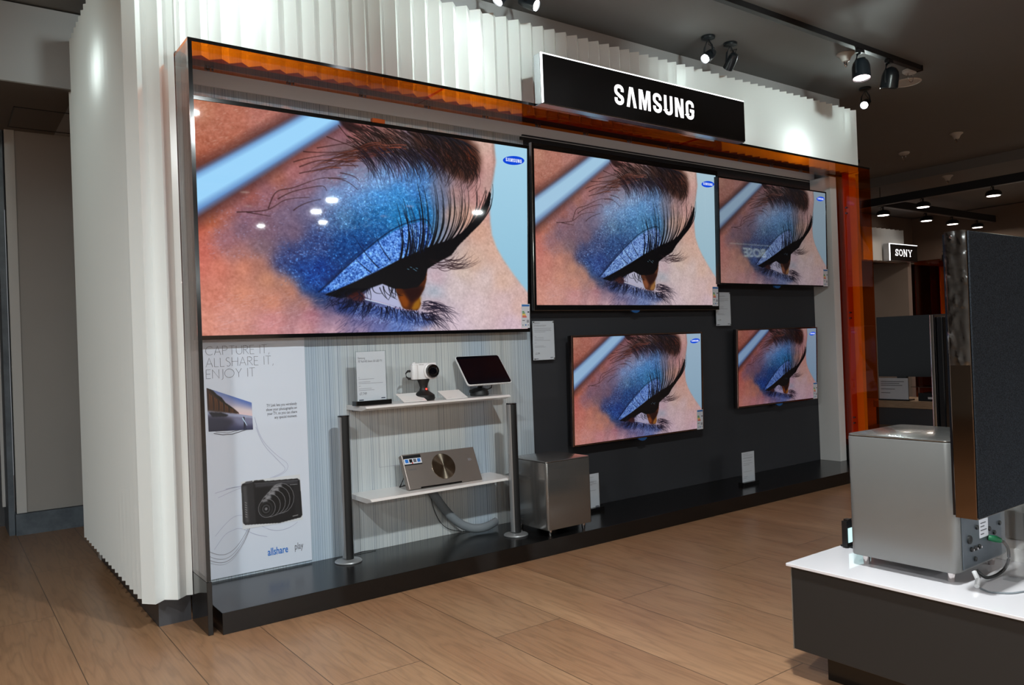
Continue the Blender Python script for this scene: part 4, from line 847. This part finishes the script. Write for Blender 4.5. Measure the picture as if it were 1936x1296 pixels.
for x, z in ((1.622, .418), (1.645, .418), (1.60, .418)): G().lathe([(.003, .004), (.003, .008)], (x, -2.36, z), 10, M=RX).build('socket_pin', 'chrome', pp)
G().box(1.650, 1.700, -2.3612, -2.3601, .438, .486).build('rating_label', 'paper', pp); card_lines(pp, 1.655, 1.695, -2.3614, [(.475, .8), (.466, .6), (.456, .9), (.446, .5)], 'ink_grey', t=.003)
gp = G().tube([(1.700, -2.362, .432), (1.704, -2.378, .430), (1.712, -2.388, .426)], [.008, .009, .006], 10).build('power_plug', 'green_plug', smooth=True); tag(gp, 'green plug pushed into the back of the foreground subwoofer', 'plug')
tag(G().tube(smooth_path([(1.712, -2.388, .426), (1.742, -2.388, .412), (1.757, -2.388, .385), (1.745, -2.388, .355), (1.70, -2.388, .342), (1.64, -2.388, .342), (1.60, -2.388, .350), (1.597, -2.366, .375)]), .0042, 8).build('black_cable', 'rubber_black', smooth=True), 'thick black cable looping from the green plug over the white table', 'cable')
tag(G().tube([(1.585, -2.372, .366), (1.575, -2.385, .350), (1.545, -2.395, .3415)], .006, 8).build('white_cable', 'white_plastic', smooth=True), 'short white cable behind the foreground subwoofer', 'cable')
tag(G().tube(smooth_path([(1.545, -2.40, .339), (1.53, -2.43, .3378), (1.56, -2.47, .3375), (1.65, -2.50, .3375)]), .0022, 6).build('grey_cable', 'braided_sleeve', smooth=True), 'thin grey cable lying on the white table top', 'cable')
# television seen from behind, dark cloth back and mirrored side, on acrylic legs
tv = thing('television', 'large television seen from behind, grey cloth back and mirrored bronze side', 'television', (1.452, -2.445, .531))
G().rbox(1.452, 2.78, -2.443, -2.392, .531, 1.232, .002, 2).build('mirrored_frame', 'bronze_mirror', tv, label='mirror-polished bronze side and frame')
G().box(1.4545, 2.778, -2.4475, -2.4435, .5335, 1.230).build('cloth_back', 'charcoal_cloth', tv, bevel=.0015, label='dark grey woven cloth back')
G().box(1.455, 2.77, -2.391, -2.386, .535, 1.228).build('screen', 'far_screen', tv)
g = G(); r = np.random.RandomState(3); nv, nh = 40, 8
vv = [(1.4502-.0014-abs(r.normal(0, .0020))*(1 if 0 < j < nh else .2), -2.443+.051*j/nh, .905+.328*i/nv) for i in range(nv+1) for j in range(nh+1)]
g.add(vv, [(i*(nh+1)+j, i*(nh+1)+j+1, (i+1)*(nh+1)+j+1, (i+1)*(nh+1)+j) for i in range(nv) for j in range(nh)]).build('protective_film', 'plastic_film', tv, smooth=True, label='crumpled clear film left on the upper side')
for x in (1.668, 2.55): G().rbox(x, x+.050, -2.440, -2.405, .3352, .5305, .003, 3).build('acrylic_leg', 'clear_acrylic', tv, label='clear acrylic leg')
# thin black television further along the table, turned to the wall
tv = thing('television', 'thin black television with bright chrome edge behind the foreground subwoofer, its back to the viewer', 'television', (2.19, -2.0, .60))
G().rbox(2.186, 3.12, -2.008, -1.992, .60, 1.045, .004, 4).build('frame', 'chrome', tv, label='bright chrome edge')
G().box(2.20, 3.11, -2.030, -2.0085, .61, 1.038).build('rear_housing', 'bezel_black', tv, bevel=.004)
G().box(2.20, 3.11, -1.9915, -1.990, .61, 1.038).build('screen', 'far_screen', tv)
G().box(2.33, 2.345, -2.034, -2.0305, .68, .93).build('connector_strip', 'connector_plate', tv)
G().rbox(2.58, 2.72, -2.02, -1.998, .345, .60, .004, 3).rbox(2.42, 2.88, -2.10, -1.90, .3355, .345, .02, 5).build('stand', 'chrome', tv)
G().tube(smooth_path([(2.335, -2.036, .88), (2.30, -2.05, .80), (2.32, -2.05, .70), (2.345, -2.04, .62)]), .004, 8).build('rear_cable', 'rubber_black', tv, smooth=True)
# riser, boxes and the small lit device
tag(gbox(1.862, 2.70, -2.385, -2.10, .3355, .372).build('white_riser', 'white_gloss', bevel=.001), 'white raised slab on the glass table behind the acrylic leg', 'riser')
d = thing('media_player', 'grey box standing on the white slab at the right edge of the photo', 'media player', (2.05, -2.36, .3725))
G().rbox(1.96, 2.40, -2.36, -2.14, .3755, .455, .004, 3).build('case', 'grey_satin', d); G().box(1.975, 2.385, -2.3615, -2.3603, .384, .446).build('front_panel', 'connector_plate', d)
for fx, fy in ((1.98, -2.34), (2.38, -2.34), (1.98, -2.16), (2.38, -2.16)): G().lathe([(.008, .3725), (.008, .376)], (fx, fy, 0), 10).build('foot', 'rubber_black', d)
d = thing('digital_photo_frame', 'small black device with glowing pale cyan screen at the far corner of the white table', 'display device', (1.70, -1.97, .3355))
G().box(1.668, 1.80, -1.972, -1.955, .340, .418).box(1.68, 1.79, -1.99, -1.942, .3357, .341).build('frame', 'housing_black', d, bevel=.001); G().box(1.674, 1.795, -1.9735, -1.9722, .352, .396).build('screen', 'cyan_screen', d)
G().box(1.672, 1.69, -1.975, -1.96, .4185, .424).build('clip', 'housing_black', d)

# ================================================================ ceiling lights near the kiosk
def small_spot(x, y, rot, tilt, lab, on=True, two=False, energy=0, target=None, dz=0.):
    t = thing('ceiling_spotlight', lab, 'spotlight', (x, y, CZ))
    G().lathe([(.040, -.001), (.042, -.006), (.040, -.016), (.022, -.022)], (x, y, CZ), 28).build('ceiling_rose', 'spot_black', t, smooth=True)
    c = Vector((x, y, CZ-.115)); D = Vector(target)-c if target else Vector((-.4, -.5, -.7)); D.normalize(); Q = D.to_track_quat('Z', 'Y').to_matrix()
    A = Q @ Vector((1, 0, 0)); 
    if abs(A.z) > .6: A = Q @ Vector((0, 1, 0))
    A.z = 0; A.normalize()
    for s_ in (-1, 1):
        G().tube([tuple(Vector((x, y, CZ-.022))+A*.004*s_), tuple(c+A*.026*s_+Vector((0, 0, .055))), tuple(c+A*.034*s_)], .0055, 8).build('yoke_arm', 'spot_black', t, smooth=True)
    G().lathe([(.010, -.058), (.022, -.052), (.028, -.030), (.030, .0), (.031, .042), (.027, .044), (.026, .036)], tuple(c), 28, M=Q).build('lamp_head', 'spot_black', t, smooth=True)
    G().lathe([(.0245, .037), (.0245, .0385), (.018, .0405)], tuple(c), 24, M=Q).build('lamp_face', 'spot_face' if on else 'lamp_off', t)
    G().tube([tuple(c-D*.05), tuple(c-D*.065+Vector((.01, 0, .02))), (x+.018, y+.012, CZ-.04), (x+.008, y+.004, CZ-.02)], .0028, 6).build('flex', 'rubber_black', t, smooth=True)
    if energy:
        p = c+D*.055; lamp('SPOT', 'spotlight_beam', p, energy, COOL, target=tuple(p+D), spot_size=math.radians(110), spot_blend=1., shadow_soft_size=.03 if x > 0 else .12)
    return t
small_spot(3.134, -.330, 0, 0, 'lit small black ceiling spotlight, left of the pair above the portal', energy=14, target=(2.90, -.34, 2.48))
small_spot(3.337, -.330, 0, 0, 'unlit small black ceiling spotlight facing away, right of the pair above the portal', on=False, target=(3.42, .0, 2.34))
small_spot(4.905, -.290, 0, 0, 'lit small black ceiling spotlight at the right end of the pleated fascia', energy=14, target=(4.60, -.36, 2.48))
small_spot(1.640, -.345, 0, 0, 'lit black ceiling spotlight at the top edge of the photo, left one', energy=14, target=(1.46, -.32, 2.42))
small_spot(1.800, -.345, 0, 0, 'lit black ceiling spotlight at the top edge of the photo, right one', energy=8, target=(1.98, -.72, 2.42))
small_spot(.62, -.40, 0, 0, 'ceiling spotlight above the left end of the fascia, out of the frame', energy=14, target=(.36, -.34, 2.42))
small_spot(-1.15, .40, 0, 0, 'ceiling spotlight washing the pleated side wall, out of the frame', energy=20, target=(-.75, .46, 2.35))
tr = thing('lighting_track', 'black ceiling track carrying two bell-shaped spotlights', 'lighting track', (2.0, -.735, CZ))
G().box(-.5, 4.79, -.753, -.717, CZ-.034, CZ-.001).build('rail', 'track_black', tr, bevel=.002)
G().box(4.79, 4.80, -.755, -.715, CZ-.036, CZ-.0).build('end_cap', 'bezel_black', tr)
def bell_spot(x, y, lab, on, tilt, energy=0):
    t = thing('track_spotlight', lab, 'spotlight', (x, y, CZ-.034)); c = Vector((x+.005, y, CZ-.155)); D = Vector(tilt).normalized(); Q = D.to_track_quat('Z', 'Y').to_matrix()
    G().box(x-.03, x+.03, y-.014, y+.014, CZ-.052, CZ-.0345).build('track_adapter', 'track_black', t, bevel=.002)
    G().tube([(x, y, CZ-.052), (x-.03, y, CZ-.066), (x-.056, y-.004, CZ-.11), (x-.060, y-.004, CZ-.165), (x-.055, y-.004, CZ-.185)], .007, 8).build('curved_arm', 'spot_black', t, smooth=True)
    G().lathe([(.012, -.075), (.030, -.066), (.045, -.046), (.052, -.02), (.054, .055), (.050, .057), (.049, .045)], tuple(c), 36, M=Q).build('bell_head', 'spot_black', t, smooth=True)
    G().lathe([(.048, .047), (.048, .049), (.03, .052)], tuple(c), 32, M=Q).build('lamp_face', 'spot_face_pink' if on else 'lamp_off', t)
    G().tube([tuple(c-D*.075), (x+.03, y, CZ-.075), (x+.055, y, CZ-.070), (x+.06, y+.01, CZ-.085), (x+.03, y+.01, CZ-.090)], .0035, 6).build('flex', 'rubber_black', t, smooth=True)
    if energy: p = c+D*.07; lamp('SPOT', 'track_spot_beam', p, energy, COOL if energy == 9 else (1, .86, .80), target=tuple(p+D), spot_size=math.radians(95 if energy == 9 else 75), spot_blend=1., shadow_soft_size=.04)
bell_spot(4.06, -.735, 'lit black bell-shaped spotlight on the ceiling track', True, (-.12, -.1, -1), 8)
bell_spot(4.40, -.735, 'unlit black bell-shaped spotlight at the end of the ceiling track', False, (.10, .25, -1))
t2 = thing('lighting_track', 'added black ceiling track in front of the kiosk, out of the frame', 'lighting track', (2.0, -1.70, CZ)); G().box(-1.0, 3.55, -1.718, -1.682, CZ-.034, CZ-.001).build('rail', 'track_black', t2, bevel=.002)  # unseen track, added to carry the fascia wash lights
def added_wash_spot(x, lab, e, target, ang=50):  # spotlight added out of view to brighten the pleated fascia
    t = thing('track_spotlight', lab, 'spotlight', (x, -1.70, CZ-.034)); c = Vector((x, -1.70, CZ-.14)); D = (Vector(target)-c).normalized(); Q = D.to_track_quat('Z', 'Y').to_matrix()
    G().box(x-.03, x+.03, -1.714, -1.686, CZ-.052, CZ-.0345).build('track_adapter', 'track_black', t, bevel=.002); G().tube([(x, -1.70, CZ-.052), tuple(c)], .008, 8).build('stem', 'spot_black', t)
    G().lathe([(.012, -.06), (.034, -.05), (.042, -.02), (.043, .05), (.039, .051), (.038, .042)], tuple(c), 28, M=Q).build('lamp_head', 'spot_black', t, smooth=True)
    G().lathe([(.037, .043), (.037, .045), (.025, .047)], tuple(c), 24, M=Q).build('lamp_face', 'spot_face', t)
    lamp('SPOT', 'added_wash_beam', c+D*.06, e, COOL, target=target, spot_size=math.radians(ang), spot_blend=1., shadow_soft_size=.04)
added_wash_spot(3.30, 'added track spotlight washing the right end of the pleated fascia, out of the frame', 55, (4.15, -.22, 2.42), 56)
added_wash_spot(2.75, 'added track spotlight washing the fascia above the sign, out of the frame', 40, (3.15, -.22, 2.50), 42)
added_wash_spot(1.35, 'added track spotlight washing the middle of the pleated fascia, out of the frame', 78, (1.52, -.22, 2.54), 46)
added_wash_spot(.15, 'added track spotlight washing the left end of the pleated fascia, out of the frame', 88, (.42, -.22, 2.54), 50)
def detector(x, y, lab, z=CZ, s=1.):
    t = thing('ceiling_detector', lab, 'detector', (x, y, z)); G().lathe([(.055*s, 0), (.055*s, -.006*s), (.036*s, -.020*s), (.022*s, -.050*s), (.018*s, -.052*s)], (x, y, z), 24).build('cone', 'off_white_plastic', t, smooth=True)
    G().tube([(x-.016*s, y, z-.052*s), (x-.018*s, y, z-.070*s), (x, y, z-.084*s), (x+.018*s, y, z-.070*s), (x+.016*s, y, z-.052*s)], .003*s, 6).build('guard_ring', 'chrome', t)
    G().lathe([(.006*s, -.05*s), (.006*s, -.075*s)], (x, y, z), 8).build('sensor', 'chrome', t)
detector(6.92, -.01, 'white cone-shaped ceiling detector, middle of the dark ceiling'); detector(8.35, .73, 'white cone-shaped ceiling detector on the lower ceiling panel', CZ-.10)
detector(4.13, -.60, 'white cone-shaped ceiling detector behind the lit bell spotlight'); 
def dome(x, y, lab, s=1.):
    t = thing('smoke_alarm', lab, 'smoke alarm', (x, y, CZ)); G().lathe([(.05*s, 0), (.05*s, -.012*s), (.036*s, -.024*s)], (x, y, CZ), 28).build('dome', 'off_white_plastic', t, smooth=True)
    G().tube([(x+.036*s*math.cos(a), y, CZ-.045*s+.036*s*math.sin(a)) for a in [2*PI*i/20 for i in range(20)]], .0022*s, 6, closed=True).build('guard_ring', 'chrome', t)
dome(4.82, -.66, 'white dome alarm with wire ring at the end of the ceiling track'); dome(7.22, .62, 'small white dome alarm beyond the right end of the kiosk')
t = thing('ceiling_loudspeaker', 'round white flush loudspeaker disc in the ceiling behind the track spotlights', 'loudspeaker', (5.05, -.515, CZ))
G().lathe([(.098, -.001), (.098, -.006), (.088, -.010), (.086, -.006), (.02, -.007)], (5.05, -.515, CZ), 40).build('trim_ring', 'off_white_plastic', t, smooth=True)
tag(G().box(-.02, .02, -.6, .6, CZ-.035, CZ-.001).xf(Matrix.Translation((7.09, 1.62, 0))).build('lighting_track', 'track_black'), 'short black ceiling track just right of the pleated fascia', 'lighting track')

# ================================================================ suspended lighting further back and behind the viewer
def trunk(p, q, z, lab, cover=True):
    x0, x1 = sorted((p[0], q[0])); y0, y1 = sorted((p[1], q[1])); a = .035
    t = thing('light_trunking', lab, 'light trunking', (x0, y0, z)); G().box(x0-a, x1+a, y0-a, y1+a, z, z+.085).build('channel', 'trunking', t)
    if cover: G().box(x0-a*.7, x1+a*.7, y0-a*.7, y1+a*.7, z-.004, z-.0005).build('cover_strip', 'trunk_cover', t)
    L = max(x1-x0, y1-y0); n = max(2, int(L/1.6)+1)
    for i in range(n):
        f = i/(n-1); x, y = x0+(x1-x0)*f, y0+(y1-y0)*f; top = CZ if x < 8.19 else CZ-.10
        G().tube([(x, y, z+.084), (x, y, top)], .004, 6).build('hanger', 'track_black', t)
LAMPK = []
def pendant(x, y, z, lab, grp, light=0):
    if not LAMPK:
        t = thing('downlight', lab, 'downlight', (x, y, z), grp)
        G().lathe([(.020, .062), (.060, .050), (.075, .030), (.078, .004), (.070, .0)], (x, y, z), 28).build('reflector_can', 'spot_black', t, smooth=True)
        G().lathe([(.060, -.002), (.060, .001)], (x, y, z), 28).build('lamp_face', 'lamp_face', t)
        G().tube([(x, y, z+.060), (x, y, z+.0995)], .010, 10).build('stem', 'spot_black', t)
        G().tube([(x-.05, y, z+.045), (x-.058, y, z+.075), (x-.03, y, z+.097), (x-.006, y, z+.075)], .004, 6).build('flex', 'rubber_black', t, smooth=True)
        LAMPK.append(t)
    else:
        t = copy_tree(LAMPK[0]); t.location = (x, y, z); t['label'] = lab; t['group'] = grp
    if light: lamp('AREA', 'downlight_glow', (x, y, z-.01), light, (1, .84, .70) if x > 7.8 and y > 0 else (.93, 1, 1), (x, y, 0), shape='DISK', size=.14)
    return t
trunk((8.20, 1.66), (8.20, -2.2), 2.44, 'black suspended trunking running towards the viewer at the right')
trunk((8.275, 1.45), (11.3, 1.45), 2.44, 'black suspended trunking crossing far behind, left arm'); trunk((11.3, 1.37), (11.3, -3.0), 2.44, 'black suspended trunking at the far right')
pass
FG = 'downlights hanging from the far trunking'
for x, y, lab in ((8.20, .93, 'glowing round downlight, middle one of the three nearest the far trunking corner'), (8.20, .22, 'glowing round downlight, largest of the far group'), (8.33, 1.45, 'leftmost glowing downlight of the far group'),
                  (9.34, 1.45, 'glowing downlight, second from the left on the crossing trunking'), (10.02, 1.45, 'glowing downlight, third from the left on the crossing trunking'), (10.72, 1.45, 'glowing downlight, right end of the crossing trunking'), (11.3, 1.02, 'glowing downlight at the right edge of the photo')):
    pendant(x, y, 2.34, lab, FG, 4)
# rows behind and above the viewer: nearest row is unseen, added to light floor and kiosk
bs_ = thing('illuminated_sign', 'black lightbox sign behind the viewer, visible only as a reflection in the dimmest television', 'sign', (12.2, -7.06, 2.22))
G().box(12.2, 13.56, -7.12, -7.002, 2.22, 2.54).build('sign_box', 'sign_black', bs_); G().box(12.2, 13.56, -7.002, -6.998, 2.532, 2.54).build('edge_light', 'sign_soft_white', bs_)
text('BOSE', .25, Matrix(((-1, 0, 0, 1.20), (0, 0, 1, .064), (0, 1, 0, .07), (0, 0, 0, 1))) @ Matrix(((1, .28, 0, 0), (0, 1, 0, 0), (0, 0, 1, 0), (0, 0, 0, 1))), 'lettering', 'sign_soft_white', bs_, off=.006, sx=1.25)
G().tube([(12.4, -7.06, 2.54), (12.4, -7.06, CZ-.10)], .005, 6).build('hanger', 'track_black', bs_); G().tube([(13.4, -7.06, 2.54), (13.4, -7.06, CZ-.10)], .005, 6).build('hanger', 'track_black', bs_)
r = np.random.RandomState(8)
ORD = ('first', 'second', 'third', 'fourth', 'fifth', 'sixth', 'seventh', 'eighth', 'ninth', 'tenth')
for yy, nm, x0, n, st, en in ((-2.45, 'added nearest row', -2.85, 3, 1.8, (40, 50, 58)), (-7.6, 'second row', -3.4, 9, 1.25, 44), (-9.8, 'third row', -3.0, 8, 1.3, 48), (-12.4, 'fourth row', -2.4, 7, 1.4, 42), (-15.0, 'farthest row', -2.9, 8, 1.4, 30)):
    trunk((x0-.4, yy), (x0+st*(n-1)+.4, yy), 2.50, 'black suspended trunking behind the viewer, '+nm)
    for i in range(n):
        e = en[i] if isinstance(en, tuple) else (en*1.6 if i % 2 == 0 else 0)
        pendant(x0+st*i+r.uniform(-.12, .12), yy, 2.40, 'round downlight behind the viewer, %s, %s from the left' % (nm, ORD[i]), 'downlights behind the viewer', e)

# ================================================================ the second brand's corner, far right
struct(gbox(11.2, 11.3, -4, 2.6, 2.02, CZ-.11).build('bulkhead_right', 'far_wall_paint'))
struct(gbox(11.3, 13.9, -4, 4.9, 2.16, 2.2).build('soffit_right', 'ceiling_paint'))
px = [(9.55+.12*(i/2), 2.46 if i % 2 else 2.40) for i in range(20)]
struct(G().prism(px+[(px[-1][0], 2.55), (px[0][0], 2.55)], 1.98, 2.43).build('wall_front_pleated_far', 'white_lacquer'))
struct(gbox(9.55, 13.9, 2.56, 2.62, 1.98, CZ-.11).build('bulkhead_back_far', 'far_wall_paint'))
struct(gbox(9.4, 11.8, 3.4, 3.5, 0, 2.1).build('wall_niche_back', 'niche_paint')); struct(gbox(10.75, 10.85, 2.42, 3.4, 0, 2.0).build('wall_niche_side', 'niche_paint'))
struct(gbox(10.0, 10.62, 3.36, 3.395, 0, 1.78).build('door_1', 'door_black'))
g = G(); pts = [(12.35 if i % 2 else 12.28, 2.7-.06*i) for i in range(60)]; g.prism(pts+[(12.45, pts[-1][1]), (12.45, 2.7)], 0, 2.15); struct(g.build('wall_side_pleated_far', 'white_lacquer'))
fp = thing('glass_portal', 'amber glass portal in the far right corner under the small sign', 'portal', (10.9, 2.3, 0))
G().box(10.90, 10.93, 2.05, 2.40, 0, 1.99).build('side_panel', 'amber_glass', fp); G().box(11.15, 11.18, 1.82, 2.30, 0, 1.99).build('side_panel', 'amber_glass', fp)
sg = thing('illuminated_sign', 'small black lightbox sign with white serif letters, far right corner', 'sign', (10.03, 2.36, 1.965))
G().box(10.03, 10.79, 2.30, 2.38, 1.965, 2.205).build('sign_box', 'aluminium', sg); G().box(10.045, 10.785, 2.292, 2.2995, 1.972, 2.196).build('face_panel', 'sign_black', sg)
G().box(10.03, 10.79, 2.290, 2.2995, 2.1965, 2.206).build('edge_light', 'edge_light', sg); G().box(10.030, 10.042, 2.290, 2.2995, 1.968, 2.196).build('edge_light', 'edge_light', sg)
g = G(); P = lambda a, b: (10.18+a*.122, 2.2915, 2.035+b*.098)
def slab(x, b): put_ribbon(g, [(x-.15, b), (x+.15, b)], .08, P)
put_ribbon(g, [(a*1.1, b) for a, b in S_PATH], .14, P); put_ribbon(g, [(.60, .98), (.60, .70)], .07, P); put_ribbon(g, [(.02, .30), (.02, .02)], .07, P)
put_ribbon(g, arc(1.22, .5, .34, .42, 0, 360, 24), .13, P)
for x in (1.92, 2.52): put_ribbon(g, [(x, 0), (x, 1)], .13 if x < 2 else .11, P)
slab(1.92, .05); slab(1.90, .95); slab(2.54, .95); put_ribbon(g, [(1.92, .98), (2.50, .02)], .15, P)
put_ribbon(g, [(2.98, .95), (3.30, .45), (3.30, .02)], .13, P); put_ribbon(g, [(3.62, .95), (3.30, .45)], .09, P); slab(2.98, .95); slab(3.62, .95); slab(3.30, .05)
g.build('lettering', 'sign_white_light', sg)
small = thing('ceiling_spotlight', 'small dark spotlight beside the far brand sign', 'spotlight', (11.0, 2.0, 2.10))
G().box(10.95, 11.05, 1.97, 2.03, 2.09, 2.10).build('mount', 'spot_black', small); G().lathe([(.03, 0), (.05, .02), (.05, .10), (.03, .13)], (11.0, 2.0, 1.94), 16).build('lamp_head', 'spot_black', small, smooth=True); G().tube([(10.95, 2, 2.09), (10.93, 2, 2.0), (10.95, 2, 1.97)], .008, 6).build('yoke_arm', 'spot_black', small)
lamp('SPOT', 'far_wall_beam', (11.9, 1.5, 2.12), 18, (1, .95, .82), target=(12.3, 1.6, 1.2), spot_size=math.radians(80), spot_blend=.8, shadow_soft_size=.03)
lamp('SPOT', 'far_wall_beam', (11.9, .9, 2.12), 22, (.95, 1, .95), target=(12.3, .9, 1.2), spot_size=math.radians(80), spot_blend=.8, shadow_soft_size=.03)
lamp('SPOT', 'far_niche_beam', (10.3, 2.9, 1.95), 1.2, (1, .92, .85), target=(10.5, 3.3, 1.0), spot_size=math.radians(110), spot_blend=.8, shadow_soft_size=.05)
lamp('SPOT', 'far_fascia_beam', (10.1, 1.9, 2.60), 2.2, (1, .9, .82), target=(10.1, 2.4, 2.2), spot_size=math.radians(90), spot_blend=.8, shadow_soft_size=.03)
# cabinet and switched-off television in front of it
cb = thing('television_cabinet', 'low wood and grey cabinet under the far switched-off television', 'cabinet', (7.6, .5, 0))
G().box(7.60, 8.10, -1.4, 1.22, .0, .185).build('base', 'dark_kick', cb); G().box(7.58, 8.12, -1.42, 1.24, .186, .262).build('top', 'cabinet_oak', cb, bevel=.003)
ft = thing('television', 'large switched-off black television on the low wood cabinet, far right', 'television', (7.62, .5, .263))
G().rbox(7.60, 7.64, -.15, 1.18, .515, 1.150, .004, 3).build('frame', 'bezel_black', ft); G().box(7.597, 7.5995, -.135, 1.165, .53, 1.136).build('screen', 'far_screen', ft)
G().box(7.64, 7.68, .90, 1.00, .27, .7).box(7.605, 7.72, .86, 1.10, .263, .275).build('stand', 'bezel_black', ft)
t = thing('price_card_stand', 'white price card on the far wood cabinet below the switched-off television', 'price card', (7.585, 1.0, .2625))
G().box(7.588, 7.592, .86, 1.17, .277, .50).build('printed_card', 'paper', t, bevel=.0); G().box(7.5805, 7.599, .85, 1.18, .2625, .277).build('base', 'black_lacquer', t)
g = G()
for z, a in ((.46, .25), (.44, .2), (.42, .23), (.38, .15), (.34, .1)): g.box(7.5868, 7.5878, 1.15-a, 1.15, z, z+.006)
g.build('printed_text', 'ink_grey', t)
t = thing('audio_receiver', 'black hi-fi box on the far wood cabinet', 'receiver', (7.65, .5, .2625)); G().rbox(7.63, 7.95, .05, .78, .2628, .345, .004, 3).build('case', 'bezel_black', t); G().box(7.6285, 7.6297, .58, .68, .285, .305).build('badge', 'paper', t)
t = thing('glass_shelf', 'small glass shelf above the black hi-fi box on the far cabinet', 'shelf', (7.65, .5, .2625)); G().box(7.60, 7.9, -.1, .84, .405, .411).build('shelf_glass', 'clear_acrylic', t); G().tube([(7.605, -.1, .408), (7.605, .84, .408)], .003, 6).build('edge_trim', 'chrome', t)
for yy in (-.08, .83): G().tube([(7.75, yy, .263), (7.75, yy, .405)], .006, 8).build('post', 'chrome', t)
